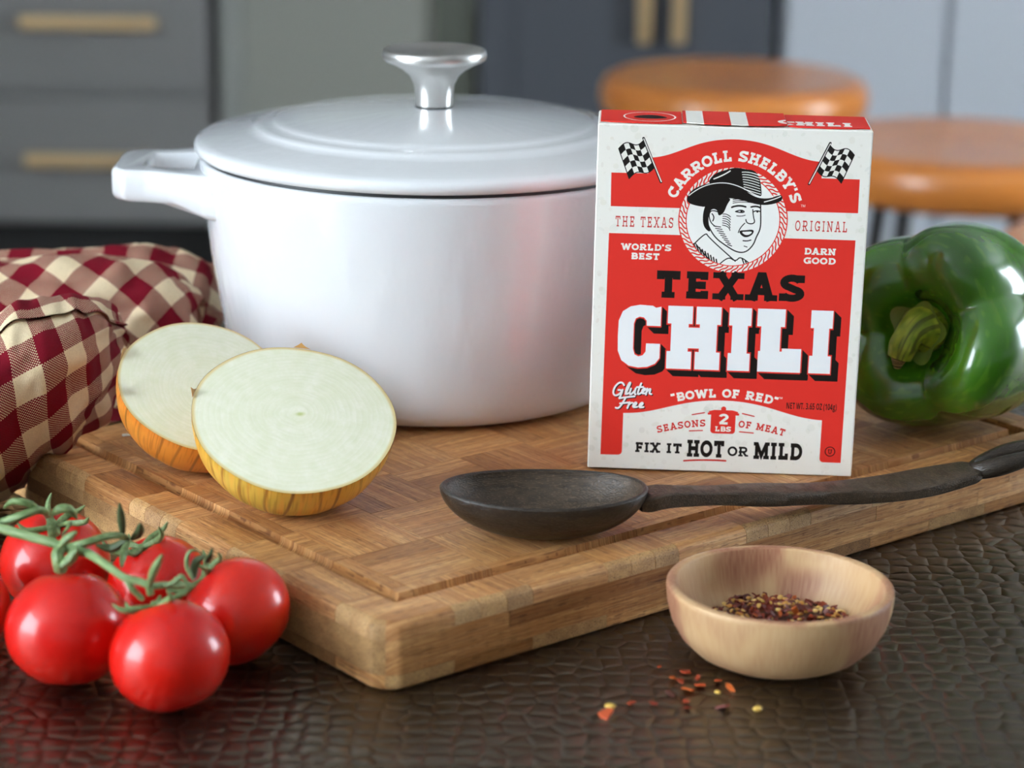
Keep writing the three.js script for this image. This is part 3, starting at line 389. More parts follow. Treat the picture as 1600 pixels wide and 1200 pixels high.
  c.beginPath(); c.arc(116.2, 155.8, 2.3, 0, 7); c.strokeStyle = INK; c.lineWidth = 0.42; c.stroke(); slabLine(c, 'U', 115.1, 117.3, 154.7, 157.0, 0.16, INK);
}
function canvasTex(wmm, hmm, k, draw) { const cv = document.createElement('canvas'); cv.width = Math.round(wmm * k); cv.height = Math.round(hmm * k); const c = cv.getContext('2d'); c.scale(k, k); draw(c, wmm, hmm); const t = new THREE.CanvasTexture(cv); t.colorSpace = THREE.SRGBColorSpace; t.magFilter = THREE.LinearFilter; t.anisotropy = 8; return t; }
{
  const W = 0.127, H = 0.168, D = 0.036;
  const card = (map) => std([0.95, 0.95, 0.95], 0.55, { map, specularIntensity: 0.45 });
  const front = card(canvasTex(127, 168, 10, sceneOnFront));
  const side = card(canvasTex(36, 168, 6, (c, w, h) => { paper(c, w, h, 4); c.fillStyle = RED; c.fillRect(5, 6, 26, 156); c.fillStyle = CREAM; for (let k = 0; k < 17; k++) c.fillRect(8, 40 + k * 6, 20 - (k % 3) * 3, 1.6); }));
  const back = card(canvasTex(127, 168, 5, (c, w, h) => { paper(c, w, h, 6); c.fillStyle = RED; c.fillRect(6, 6, 115, 156); }));
  const plain = card(canvasTex(127, 36, 5, (c, w, h) => paper(c, w, h, 8)));
  const lidTex = card(canvasTex(127, 36, 10, (c, w, h) => { c.fillStyle = RED; c.fillRect(0, 0, w, h); c.fillStyle = CREAM; c.fillRect(41, 0, 8, h); c.fillRect(61.5, 0, 8, h); slabLine(c, 'CHILI', 84, 118, 20, 30, 0.3, CREAM, 0.1); c.strokeStyle = CREAM; c.lineWidth = 0.8; c.beginPath(); c.arc(24, 18, 12, 0, 7); c.stroke(); blob(c, [[15, 21], [20, 14], [28, 13], [34, 21], [24, 24]], INK); }));
  const t = thing('chili_kit_carton', 'red and white chili seasoning carton standing upright on the board', 'box', [0.03697 + W / 2 * Math.cos(0.04612), T, -1.08457 + W / 2 * Math.sin(0.04612)]);
  t.rotation.set(0, -0.04612, 0); t.rotateZ(-0.0072); t.rotateX(0.0079);
  t.position.y += 0.0006;
  mesh('carton', new RoundedBoxGeometry(W, H, D, 3, 0.0007).translate(0, H / 2, -D / 2), [side, side, plain, plain, front, back], t);
  // tuck flaps folded over the top, with the tab of the middle one lapping the front edge
  const fl = (pts, y) => { const s = new THREE.Shape(); pts.forEach(([x, z], i) => i ? s.lineTo(x, z) : s.moveTo(x, z)); const g = new THREE.ExtrudeGeometry(s, { depth: 0.0005, bevelEnabled: false }); g.rotateX(-Math.PI / 2); g.translate(0, y, 0); const p = g.attributes.position, uv = g.attributes.uv; for (let i = 0; i < p.count; i++) uv.setXY(i, p.getX(i) / W + 0.5, -p.getZ(i) / D); g.computeVertexNormals(); return g; };
  const wave = (x0, x1, z0, bulge) => { const p = []; for (let k = 0; k <= 14; k++) { const u = k / 14; p.push([lerp(x0, x1, u), z0 - bulge * Math.sin(Math.PI * u) ** 0.6]); } return p; };
  const hw = W / 2 - 0.0012;
  mesh('top_flap', fl([[-hw, 0.034], [-hw, 0.004], ...wave(-hw + 0.003, -0.0245, 0.0042, 0.0022), [-0.0245, 0.034]], H + 0.0002), lidTex, t);
  mesh('top_flap', fl([[0.0245, 0.034], [0.0245, 0.004], ...wave(0.0245, hw - 0.003, 0.0042, 0.0022), [hw, 0.004], [hw, 0.034]], H + 0.0002), lidTex, t);
  mesh('tab', fl([[-0.024, 0.034], ...wave(-0.024, 0.024, 0.0035, 0.0032), [0.024, 0.034]], H + 0.0008), lidTex, t);
}

// ------------------------------------------------------------------ onion halves, cut face up and tipped towards the lens
const onionFace = (cx, cy, seed) => { const n = lattice(24, 24, seed), n2 = lattice(90, 90, seed + 1), rr = rng(seed + 2), ring = []; for (let k = 0; k < 16; k++) ring.push(0.1 + 0.88 * (k + 0.35 * rr()) / 16);
  return dataTex(768, 768, (u, v) => {
    const x = u * 2 - 1, y = v * 2 - 1, R = Math.hypot(x, y), th = Math.atan2(y, x), ex = x - cx * (1 - R), ey = y - cy * (1 - R), q = Math.hypot(ex, ey * (1.06 + 0.02 * Math.sin(th * 2))) + 0.010 * Math.sin(th * 3 + seed) + 0.012 * (n(u, v) - 0.5);
    let c = mix3([230, 231, 202], [240, 238, 218], n(u, v)); let line = 0, soft = 0; for (const k of ring) { const d = Math.abs(q - k); line = Math.max(line, smooth(0.011, 0.003, d) * (0.5 + 0.5 * n(u + k, v))); soft = Math.max(soft, smooth(0.05, 0.0, q - k) * (q > k ? 1 : 0)); }
    c = mix3(c, [214, 216, 178], 0.35 * soft * n(v, u)); c = mix3(c, [242, 241, 226], 0.28 * line); c = mix3(c, [222, 222, 188], 0.3 * n2(u, v));
    c = mix3(c, [184, 196, 110], 0.8 * smooth(0.075, 0.0, Math.hypot(ex - 0.02, (ey - 0.02) * 1.7))); c = mix3(c, [218, 190, 120], 0.75 * smooth(0.955, 0.99, R)); return c;
  }); };
const onionSkin = (seed, a, b, g) => { const n = lattice(10, 10, seed), s = lattice(160, 4, seed + 1), s2 = lattice(420, 6, seed + 2), rr = rng(seed + 3), veins = []; for (let k = 0; k < 26; k++) veins.push([(k + 0.6 * rr()) / 26, 0.4 + 0.6 * rr(), rr() * 6]);
  return dataTex(1024, 256, (u, v) => { let c = mix3(a, b, Math.min(1, Math.max(0, 0.15 + 0.8 * n(u, v)))); c = mix3(c, g, 0.55 * smooth(0.35, 0.75, n(u * 0.999, v * 0.5 + 0.3)) * smooth(0.2, 0.6, s(u, v))); c = mix3(c, [c[0] * 0.82, c[1] * 0.74, c[2] * 0.6], 0.6 * smooth(0.5, 0.9, s2(u, v)));
    let d = 0; for (const [x, k, p] of veins) { let e = Math.abs(u + 0.006 * Math.sin(v * 5 + p) - x); e = Math.min(e, 1 - e); d = Math.max(d, k * smooth(0.0042, 0.0008, e)); } return mix3(c, [118, 66, 24], 0.7 * d); }); };
const onionGroup = 'cut onion halves on the board';
function onionHalf(label, pos, axis, R, depth, faceTex, skinTex, spin, flakes) {
  const o = thing('onion_half', label, 'onion', pos, onionGroup), inner = new THREE.Group();
  const q = new THREE.Quaternion().setFromUnitVectors(V3(0, 1, 0), axis.clone().normalize()); o.quaternion.copy(q).multiply(new THREE.Quaternion().setFromAxisAngle(V3(0, 1, 0), spin));
  const wob = (th) => 1 + 0.016 * Math.sin(2 * th + 0.7) + 0.009 * Math.sin(3 * th + 2) + 0.004 * Math.sin(7 * th);
  const prof = []; for (let k = 0; k <= 26; k++) { const a = k / 26 * Math.PI / 2; prof.push([R * Math.pow(Math.cos(a), 0.82), -depth * Math.sin(a)]); }
  const skin = gridGeo(96, 26, (u, v) => { const th = -u * 2 * Math.PI, k = Math.min(26, Math.round(v * 26)), [r, y] = prof[k], w = lerp(wob(th), 1, k / 26), rib = 1 + 0.004 * Math.sin(th * 13) * Math.min(1, k / 6) * Math.min(1, (26 - k) / 8); return V3(r * w * rib * Math.cos(th), y, r * w * rib * Math.sin(th)); }, (u, v) => [u, v], true);
  mesh('skin', skin, std([1, 1, 1], 0.36, { map: skinTex, bumpMap: skinTex, bumpScale: 0.0003, clearcoat: 0.25, clearcoatRoughness: 0.35 }), o);
  const face = gridGeo(96, 30, (u, v) => { const th = u * 2 * Math.PI, r = R * 0.997 * (1 - v), k = 1 - v; return V3(r * lerp(1, wob(th), k) * Math.cos(th), 0.0012 * (1 - k * k) + 0.00004 * Math.sin(k * 60 + Math.sin(th * 2)) * (k < 0.97 ? 1 : 0), r * lerp(1, wob(th), k) * Math.sin(th)); }, (u, v) => [0.5 + 0.5 * (1 - v) * Math.cos(u * 2 * Math.PI), 0.5 + 0.5 * (1 - v) * Math.sin(u * 2 * Math.PI)], true);
  { const id = face.index.array; for (let i = 0; i < id.length; i += 3) { const t = id[i]; id[i] = id[i + 1]; id[i + 1] = t; } face.computeVertexNormals(); }
  mesh('cut_face', face, std([1, 1, 1], 0.32, { map: faceTex, bumpMap: faceTex, bumpScale: 0.00006, clearcoat: 0.3, clearcoatRoughness: 0.25 }), o).userData.label = 'pale ringed cut face';
  const mF = std([0.62, 0.33, 0.10], 0.45, { side: THREE.DoubleSide });
  for (const [ang, len, wd, y, lift] of flakes) { const s = new THREE.Shape(); s.moveTo(-wd, 0); s.quadraticCurveTo(-wd * 0.3, len * 0.2, 0.15 * wd, len); s.quadraticCurveTo(wd * 0.6, len * 0.3, wd, 0); const g = new THREE.ExtrudeGeometry(s, { depth: 0.0002, bevelEnabled: false, curveSegments: 5 }); g.rotateX(lift); const k = Math.min(26, Math.round(-y / depth * 17)); const rr = prof[k][0] * wob(ang); g.translate(0, 0, 0); const m = mesh('skin_flake', g, mF, o); m.position.set(rr * Math.cos(ang), y, rr * Math.sin(ang)); m.rotation.y = Math.PI / 2 - ang; }
  return restOn(o, T + 0.0001);
}
{
  const f1 = onionFace(0.05, -0.04, 51), f0 = onionFace(-0.08, 0.1, 71), gold = onionSkin(61, [222, 158, 56], [236, 190, 84], [206, 190, 80]), copper = onionSkin(81, [218, 126, 42], [232, 152, 60], [222, 140, 50]);
  onionHalf('golden onion half with a yellow-green tinged skin, lying in front of its twin', [-0.0985, T + 0.0400, -1.0225], V3(0.14, 0.86, 0.49), 0.0458, 0.0395, f1, gold, 0.4, [[-2.6, 0.004, 0.003, 0.0004, 0.4], [-1.2, 0.003, 0.004, 0.0004, 0.2]]);
  onionHalf('copper-skinned onion half leaning behind the golden one beside the checked cloth', [-0.1465, T + 0.0400, -1.0790], V3(0.30, 0.83, 0.47), 0.0415, 0.0385, f0, copper, 1.4, [[-2.2, 0.006, 0.004, 0.0004, 0.3], [-1.6, 0.004, 0.005, 0.0004, 0.2]]);
  const sp = at(205, 681, T + 0.0008); const s = mesh('onion_shred', tube([V3(-0.0045, 0, -0.001), V3(0, 0.0006, 0.0002), V3(0.0045, 0, 0.0008)], (u) => 0.0007 * (1 - 0.6 * u), 8, 6), std([0.85, 0.82, 0.68], 0.4)); s.position.copy(sp); tag(s, 'thin pale shred of onion on the board beside the copper half', 'onion shred');
}

// ------------------------------------------------------------------ tomatoes on the vine
const tomBump = (() => { const a = lattice(60, 60, 91); return dataTex(256, 256, (u, v) => { const h = 255 * a(u, v); return [h, h, h]; }, false); })();
const tomTex = (seed) => { const n = lattice(7, 5, seed), m = lattice(60, 60, seed + 1); return dataTex(256, 256, (u, v) => { let c = mix3([196, 8, 4], [208, 22, 8], n(u, v)); c = mix3(c, [222, 48, 14], 0.5 * smooth(0.55, 0.85, n(v, u))); return mix3(c, [232, 92, 50], 0.10 * m(u, v)); }); };
const tomMats = [101, 103, 105].map((s) => std([1, 0.95, 0.95], 0.32, { map: tomTex(s), specularIntensity: 0.5, clearcoat: 0.5, clearcoatRoughness: 0.13 }));
const mGreen = (() => { const n = lattice(20, 20, 111); return std([1, 1, 1], 0.55, { map: dataTex(128, 128, (u, v) => mix3([84, 112, 62], [138, 160, 108], n(u, v))) }); })();
const mDkGreen = std([0.055, 0.085, 0.03], 0.6);
function tomato(label, [x, y, z], R, axis, mat, sepals, seed, flat = 0.93) {
  const o = thing('tomato', label, 'tomato', [x, y, z], 'vine tomatoes in front of the board'); turnTo(o, axis); o.rotateY(seed);
  const b = gridGeo(64, 48, (u, v) => { const ph = v * Math.PI, th = -u * 2 * Math.PI, s = Math.sin(ph); let r = R * (1 + 0.012 * Math.cos(5 * th + seed) * s * smooth(0.2, 1, Math.cos(ph) + 0.6) + 0.01 * Math.sin(2 * th + seed)); let h = -Math.cos(ph) * R * flat; const d = smooth(0.42, 0.0, s) * (ph > 1.5 ? 1 : 0.25); h -= Math.sign(h) * d * R * 0.16; return V3(r * s * Math.cos(th), h, r * s * Math.sin(th)); }, null, true);
  mesh('flesh', b, mat, o);
  if (sepals) { const parts = [], rr = rng(seed * 77 + 5); for (let k = 0; k < 5; k++) { const a = k / 5 * 6.283 + rr() * 0.6, l = R * (0.42 + 0.3 * rr()), up = R * (0.15 + 0.4 * rr()); const y0 = R * flat * 0.86; const p = [V3(0, y0 + 0.0008, 0), V3(Math.cos(a) * l * 0.45, y0 + 0.0018, Math.sin(a) * l * 0.45), V3(Math.cos(a + 0.2) * l * 0.85, y0 + up * 0.5, Math.sin(a + 0.2) * l * 0.85), V3(Math.cos(a + 0.35) * l, y0 + up, Math.sin(a + 0.35) * l)]; const g = tube(p, (u) => 0.0013 * Math.pow(Math.sin(Math.PI * Math.min(1, u * 0.85 + 0.15)), 0.7) + 0.0002, 14, 6); parts.push(g); }
    parts.push(new THREE.SphereGeometry(0.0026, 10, 8).translate(0, R * flat * 0.86, 0)); mesh('calyx', mergeGeometries(parts), mGreen, o).userData.label = 'green star of sepals'; }
  return o;
}
tomato('plump red tomato under the main knot of the vine, left of the foremost one', [-0.1775, 0.0238, -0.8860], 0.0251, V3(-0.05, 0.93, -0.30), tomMats[0], false, 1);
tomato('foremost red tomato on the worktop with a vine end curling onto its shoulder', [-0.1333, 0.0226, -0.8622], 0.0239, V3(-0.30, 0.90, -0.28), tomMats[1], true, 2);
tomato('red tomato resting against the side of the chopping board', [-0.1125, 0.0224, -0.9114], 0.0228, V3(-0.72, 0.68, -0.12), tomMats[2], true, 3);
tomato('red tomato behind the plump one, below the checked cloth', [-0.1975, 0.0232, -0.9640], 0.0240, V3(0.1, 0.95, 0.28), tomMats[1], true, 4);
tomato('small red tomato between its neighbours and the board, half hidden', [-0.1500, 0.0212, -0.9440], 0.0218, V3(-0.35, 0.92, 0.1), tomMats[0], true, 5);
tomato('red tomato cut off by the picture edge beside the plump one', [-0.2290, 0.0212, -0.9160], 0.0218, V3(0.3, 0.93, -0.2), tomMats[2], false, 6);
{
  const v = thing('tomato_vine', 'green tomato vine with branching stalks lying over the tomatoes', 'vine', [0, 0, 0]);
  const P = (X, Y, h) => at(X / 3, 740 + Y / 3, h), R = (a, b) => (u) => lerp(a, b, u);
  const stalk = (pts, a, b, n = 24) => mesh('stalk', tube(pts, R(a, b), n, 9), mGreen, v);
  stalk([P(-120, 215, 0.056), P(0, 255, 0.056), P(120, 290, 0.055), P(240, 322, 0.054), P(300, 345, 0.053), P(400, 370, 0.054), P(500, 430, 0.054), P(590, 490, 0.053), P(650, 505, 0.052), P(695, 525, 0.051), P(706, 565, 0.047)], 0.0023, 0.0015, 48);
  stalk([P(300, 340, 0.053), P(270, 375, 0.053), P(275, 415, 0.050), P(285, 448, 0.046)], 0.0022, 0.0028, 16);
  stalk([P(330, 345, 0.053), P(400, 325, 0.056), P(500, 295, 0.057), P(560, 290, 0.055), P(600, 312, 0.048)], 0.0018, 0.0014);
  stalk([P(0, 232, 0.056), P(80, 205, 0.060), P(150, 178, 0.062), P(190, 172, 0.060), P(225, 195, 0.053), P(240, 235, 0.046)], 0.0019, 0.0015);
  stalk([P(590, 488, 0.053), P(620, 540, 0.049), P(670, 590, 0.044)], 0.0014, 0.0011, 12);
  stalk([P(700, 530, 0.050), P(770, 522, 0.048), P(830, 525, 0.046), P(885, 520, 0.043)], 0.0015, 0.0013, 16);
  const leaf = (pts, w, mat = mGreen) => mesh('sepal', tube(pts, (u) => w * Math.pow(Math.sin(Math.PI * (0.12 + 0.84 * u)), 0.8) + 0.00015, 16, 7), mat, v);
  leaf([P(240, 190, 0.058), P(290, 165, 0.062), P(330, 170, 0.061), P(360, 210, 0.056)], 0.0019); leaf([P(190, 172, 0.060), P(120, 135, 0.066), P(60, 130, 0.066), P(20, 160, 0.062)], 0.0014); leaf([P(240, 235, 0.052), P(285, 240, 0.054), P(330, 232, 0.058), P(290, 290, 0.05)], 0.0008);
  leaf([P(230, 210, 0.056), P(245, 260, 0.052), P(245, 320, 0.046)], 0.0021); leaf([P(275, 350, 0.056), P(310, 310, 0.060), P(360, 270, 0.064)], 0.0016); leaf([P(285, 440, 0.049), P(330, 400, 0.052), P(350, 370, 0.055), P(365, 355, 0.057)], 0.0022);
  leaf([P(575, 285, 0.054), P(570, 230, 0.060), P(560, 140, 0.070)], 0.0016, mDkGreen); leaf([P(620, 305, 0.050), P(650, 280, 0.054), P(660, 235, 0.061)], 0.0018, mDkGreen); leaf([P(600, 320, 0.050), P(580, 370, 0.048), P(570, 440, 0.044)], 0.0015); leaf([P(600, 310, 0.051), P(520, 350, 0.046), P(450, 335, 0.048)], 0.0018, mDkGreen);
  leaf([P(700, 525, 0.052), P(715, 470, 0.058), P(760, 380, 0.068)], 0.0016); leaf([P(770, 530, 0.049), P(830, 500, 0.052), P(850, 480, 0.054), P(885, 530, 0.05)], 0.0010); leaf([P(905, 500, 0.046), P(875, 430, 0.052), P(890, 365, 0.058), P(930, 360, 0.058)], 0.0008); leaf([P(910, 490, 0.046), P(915, 420, 0.052), P(960, 385, 0.056)], 0.0016, mDkGreen); leaf([P(965, 420, 0.05), P(985, 385, 0.055), P(995, 350, 0.059)], 0.0010, mDkGreen);
}

// ------------------------------------------------------------------ green bell pepper lying on its side, stem towards the lens
{
  const o = thing('bell_pepper', 'glossy green bell pepper lying on the board beside the carton', 'bell pepper', [0.2210, T + 0.0525, -1.1640]);
  const axis = V3(-0.60, 0.16, 0.78).normalize(); turnTo(o, axis); o.rotateY(0.5);
  const cp = [[0.0035, 0.0235], [0.010, 0.0230], [0.0155, 0.0262], [0.0225, 0.0345], [0.0310, 0.0400], [0.0410, 0.0395], [0.0490, 0.0320], [0.0530, 0.0190], [0.0545, 0.0020], [0.0532, -0.0160], [0.0490, -0.0330], [0.0410, -0.0465], [0.0280, -0.0545], [0.0140, -0.0545], [0.0005, -0.0500]].map(([r, h]) => V3(r, h, 0));
  const crv = new THREE.CatmullRomCurve3(cp, false, 'centripetal');
  const lobe = (th) => { const f = th * 2 + 0.35 * Math.sin(th + 1); return Math.sqrt(Math.cos(f) ** 2 + 0.012) * 0.99; };
  const surf = (u, v) => { const th = -u * 2 * Math.PI, q = crv.getPoint(v), l = lobe(th), sh = Math.exp(-(((v - 0.33) / 0.17) ** 2)), body = smooth(0.12, 0.5, v), tip = smooth(0.7, 0.95, v); const k = 1 + (l - 0.66) * (0.12 * body + 0.12 * sh) + 0.03 * Math.sin(th + 2.2) * body; const h = q.y + sh * 0.0105 * (l - 0.62) + 0.003 * Math.sin(2 * th + 1) * tip - tip * 0.006 * (1 - l); return V3(q.x * k * Math.cos(th), h, q.x * k * Math.sin(th)); };
  const n = lattice(9, 7, 131), n2 = lattice(50, 60, 132); const skin = dataTex(512, 512, (u, v) => { let c = mix3([52, 104, 18], [80, 140, 26], n(u, v)); c = mix3(c, [112, 152, 40], 0.35 * smooth(0.6, 0.9, n2(u, v))); return c; });
  mesh('flesh', gridGeo(160, 110, surf, null, true), std([0.85, 0.9, 0.8], 0.2, { map: skin, clearcoat: 0.7, clearcoatRoughness: 0.1 }), o);
  const star = gridGeo(72, 10, (u, v) => { const th = -u * 2 * Math.PI, e = 0.88 + 0.12 * Math.cos(th * 5 + 1) + 0.04 * Math.sin(th * 3), r = lerp(0.004, 0.0172 * e, v); return V3(r * Math.cos(th), 0.0268 + 0.0030 * Math.sin(v * 2.2) + 0.0085 * Math.max(0, v - 0.3) ** 1.5 * e, r * Math.sin(th)); }, null, true);
  const mStem = (() => { const a = lattice(14, 20, 141), b = lattice(4, 46, 142); return std([1, 1, 1], 0.5, { map: dataTex(256, 256, (u, v) => mix3(mix3([104, 132, 24], [164, 176, 50], a(u, v)), [58, 62, 22], 0.6 * smooth(0.6, 0.9, b(u, v)))), side: THREE.DoubleSide }); })();
  mesh('calyx', star, std([0.13, 0.21, 0.03], 0.45, { side: THREE.DoubleSide }), o).userData.label = 'green star-shaped cap round the stem';
  const q = o.quaternion.clone().invert(), dn = V3(0, -1, 0).applyQuaternion(q), up = V3(0, 1, 0), lf = V3(-1, 0, 0).applyQuaternion(q), pt = (a, b, c) => V3(0, 0.026, 0).addScaledVector(up, a).addScaledVector(dn, b).addScaledVector(lf, c);
  mesh('stem', tube([pt(-0.002, -0.001, -0.001), pt(0.006, -0.0015, -0.0005), pt(0.0120, 0.000, 0.0005), pt(0.0150, 0.0050, 0.0020), pt(0.0155, 0.0105, 0.0035), pt(0.0155, 0.0135, 0.0042)], (u) => 0.0122 * (1 - 0.40 * smooth(0.1, 0.7, u)) * (1 + 0.05 * Math.sin(u * 9)) - 0.0012 * smooth(0.75, 1, u), 30, 16), mStem, o).userData.label = 'curved yellow-green stem';
  mesh('stem_end', tube([pt(0.0155, 0.0120, 0.0040), pt(0.0158, 0.0155, 0.0047), pt(0.0152, 0.0190, 0.0053)], (u) => 0.0052 * (1 - 0.65 * u), 8, 10), (() => { const b = lattice(40, 3, 151); return std([1, 1, 1], 0.8, { map: dataTex(128, 64, (u, v) => mix3([52, 38, 18], [186, 164, 104], smooth(0.35, 0.75, b(u, v)))) }); })(), o).userData.label = 'dry brown cut end of the stem';
  o.scale.setScalar(0.97); restOn(o, T + 0.0001);
}

// ------------------------------------------------------------------ cast iron spoon
{
  const o = thing('cast_iron_spoon', 'dark cast iron spoon with a long handle in front of the carton', 'spoon', [0.0148, T, -0.9905]);
  o.rotation.y = 0.02;
  const n = lattice(120, 120, 161), n2 = lattice(26, 26, 162), n3 = lattice(200, 200, 163); const iron = dataTex(512, 512, (u, v) => mix3(mix3([70, 60, 50], [100, 88, 74], n2(u, v)), [150, 138, 118], 0.5 * smooth(0.62, 0.9, n(u, v)) + 0.35 * smooth(0.86, 0.97, n3(u, v)))), bump = dataTex(512, 512, (u, v) => { const h = 255 * (0.6 * n(u, v) + 0.4 * n2(u, v)); return [h, h, h]; }, false);
  const mIron = std([0.56, 0.47, 0.39], 0.5, { map: iron, bumpMap: bump, bumpScale: 0.0003 }), mIron2 = std([0.24, 0.22, 0.21], 0.36, { map: iron, bumpMap: bump, bumpScale: 0.00025 });
  const HX = 0.0462, HZ = 0.0285, RIM = 0.0205;
  const rim = (th) => { const c = Math.cos(th), s = Math.sin(th), e = 1 - 0.10 * Math.max(0, -c) ** 3; return [HX * Math.sign(c) * Math.pow(Math.abs(c), 0.94), HZ * Math.sign(s) * Math.pow(Math.abs(s), 0.96) * e]; };
  const rimY = (x) => RIM + 0.0016 * (x / HX) ** 2;
  const bowlOut = gridGeo(96, 24, (u, v) => { const th = u * 2 * Math.PI, [x, z] = rim(th), a = v * Math.PI / 2, k = Math.pow(Math.cos(a), 0.8); return V3(x * k, lerp(rimY(x), 0.0004, Math.pow(Math.sin(a), 1.15)), z * k); }, (u, v) => [u * 2, v * 0.7], true);
  const bowlIn = gridGeo(96, 24, (u, v) => { const th = -u * 2 * Math.PI, [x, z] = rim(th), a = v * Math.PI / 2, k = Math.pow(Math.cos(a), 0.8) * 0.945; return V3(x * k, lerp(rimY(x) + 0.0003, 0.0032, Math.pow(Math.sin(a), 1.15)), z * k); }, (u, v) => [u * 2, v * 0.7], true);
  const lip = gridGeo(96, 6, (u, v) => { const th = -u * 2 * Math.PI, [x, z] = rim(th), k = lerp(1.0, 0.945, v); return V3(x * k, rimY(x) + 0.0009 * Math.sin(v * Math.PI) + 0.0003 * v, z * k); }, (u, v) => [u * 4, v * 0.1], true);
  mesh('bowl_outside', bowlOut, mIron2, o); mesh('bowl_inside', bowlIn, mIron, o).userData.label = 'rough grey inside of the spoon bowl'; mesh('lip', lip, mIron2, o);
  // handle: a lofted bar, narrow at the neck, broad near its end
  const W = (X, Y, Z) => V3(X - 0.0148, Y, Z + 0.9905).applyAxisAngle(V3(0, 1, 0), -0.02);
  const path = new THREE.CatmullRomCurve3([W(0.0565, 0.0148, -0.9905), W(0.0640, 0.0170, -0.9935), W(0.078, 0.0158, -1.0000), W(0.103, 0.0125, -1.0120), W(0.135, 0.0085, -1.0270), W(0.162, 0.0064, -1.0380), W(0.185, 0.0066, -1.0470), W(0.205, 0.0085, -1.0545), W(0.222, 0.0110, -1.0600)]);
  const wid = (u) => 0.0058 + 0.0020 * smooth(0.0, 0.03, u) * smooth(0.12, 0.04, u) + 0.0022 * smooth(0.05, 0.4, u) + 0.0048 * Math.exp(-(((u - 0.80) / 0.17) ** 2)) + 0.0005 * Math.sin(u * 19), thk = (u) => 0.0037 - 0.0004 * smooth(0.5, 0.9, u) + 0.0003 * Math.sin(u * 23);
  const NS = 90, CR = 20, cap = (v) => Math.sqrt(Math.max(0, 1 - Math.max(0, (v - 0.955) / 0.045, (0.02 - v) / 0.03) ** 2)); const bar = gridGeo(CR, NS, (a, v) => { const c = path.getPointAt(v), tg = path.getTangentAt(v), sd = V3(0, 1, 0).cross(tg).normalize(), up = tg.clone().cross(sd).normalize(), th = -a * 2 * Math.PI, cx = Math.cos(th), sy = Math.sin(th), sq = (x) => Math.sign(x) * Math.pow(Math.abs(x), 0.38); return c.clone().addScaledVector(sd, wid(v) * cap(v) * sq(cx)).addScaledVector(up, thk(v) * cap(v) * sq(sy)); }, (a, v) => [v * 3, a], true);
  mesh('handle', toCreasedNormals(bar, 0.75), mIron, o);
  const e = path.getPointAt(1), tg = path.getTangentAt(1), sd = V3(0, 1, 0).cross(tg).normalize(); const loop = []; for (let k = 0; k < 14; k++) { const a = Math.PI + k / 14 * 2 * Math.PI; loop.push(e.clone().addScaledVector(tg, 0.0150 + 0.0185 * Math.cos(a)).addScaledVector(sd, 0.0085 * Math.sin(a)).add(V3(0, 0.0025 * (1 + Math.cos(a)) * 0.5 + 0.0022 * Math.max(0, -Math.sin(a)), 0))); }
  mesh('hanging_loop', tube(loop, (u) => 0.0040 + 0.0006 * Math.sin(u * 12), 56, 10, true), mIron2, o);
}

// ------------------------------------------------------------------ little wooden bowl with chili flakes
const BW = [0.1135, 0, -0.9265];
{
  const o = thing('wooden_pinch_bowl', 'small pale wooden bowl of chili flakes on the worktop', 'bowl', BW);
  const n = lattice(5, 3, 171), n2 = lattice(160, 24, 172), n3 = lattice(12, 6, 173); const tex = dataTex(1024, 512, (u, v) => { const g = 0.5 + 0.5 * Math.sin((v * 16 + 3 * n(u, v) + 1.2 * n3(u, v)) * 2.2); let c = mix3([206, 166, 120], [182, 138, 98], 0.7 * g * n(u, v)); c = mix3(c, [150, 92, 70], 0.85 * smooth(0.4, 0.75, n(u + 0.3, v)) * smooth(0.25, 0.65, n3(u, v))); return mix3(c, [220, 190, 148], 0.35 * n2(u, v)); });
  const m = std([0.92, 0.92, 0.92], 0.5, { map: tex, bumpMap: tex, bumpScale: 0.00015 });
  const outer = [[0, 0], [0.024, 0], [0.0285, 0.0012], [0.0345, 0.0052], [0.0400, 0.0120], [0.0437, 0.0205], [0.0456, 0.0295], [0.0462, 0.0370], [0.0461, 0.0391], [0.0456, 0.0399], [0.0440, 0.0402], [0.0425, 0.0399], [0.0420, 0.0390], [0.0414, 0.0330], [0.0398, 0.0240], [0.0362, 0.0150], [0.0300, 0.0090], [0.0200, 0.0064], [0, 0.0058]];
  const g = lathe(outer.map(([r, y]) => [r * 1.022, y * 0.81]), 128), p = g.attributes.position; for (let i = 0; i < p.count; i++) { const a = Math.atan2(p.getZ(i), p.getX(i)), k = 1 + 0.012 * Math.cos(2 * a + 0.5); p.setX(i, p.getX(i) * k); p.setZ(i, p.getZ(i) * k); p.setY(i, p.getY(i) * (1 - 0.018 * Math.cos(a - 0.2) * smooth(0, 0.04, p.getY(i)))); } { const uv = g.attributes.uv; for (let i = 0; i < uv.count; i++) uv.setXY(i, uv.getX(i) * 2, uv.getY(i)); } g.computeVertexNormals();
  mesh('bowl', g, m, o);
}
const flakeCols = [[0.16, 0.018, 0.008], [0.22, 0.03, 0.01], [0.10, 0.014, 0.008], [0.32, 0.05, 0.012], [0.45, 0.10, 0.02], [0.06, 0.014, 0.01]], seedCols = [[0.62, 0.36, 0.08], [0.70, 0.46, 0.14], [0.55, 0.26, 0.05]];
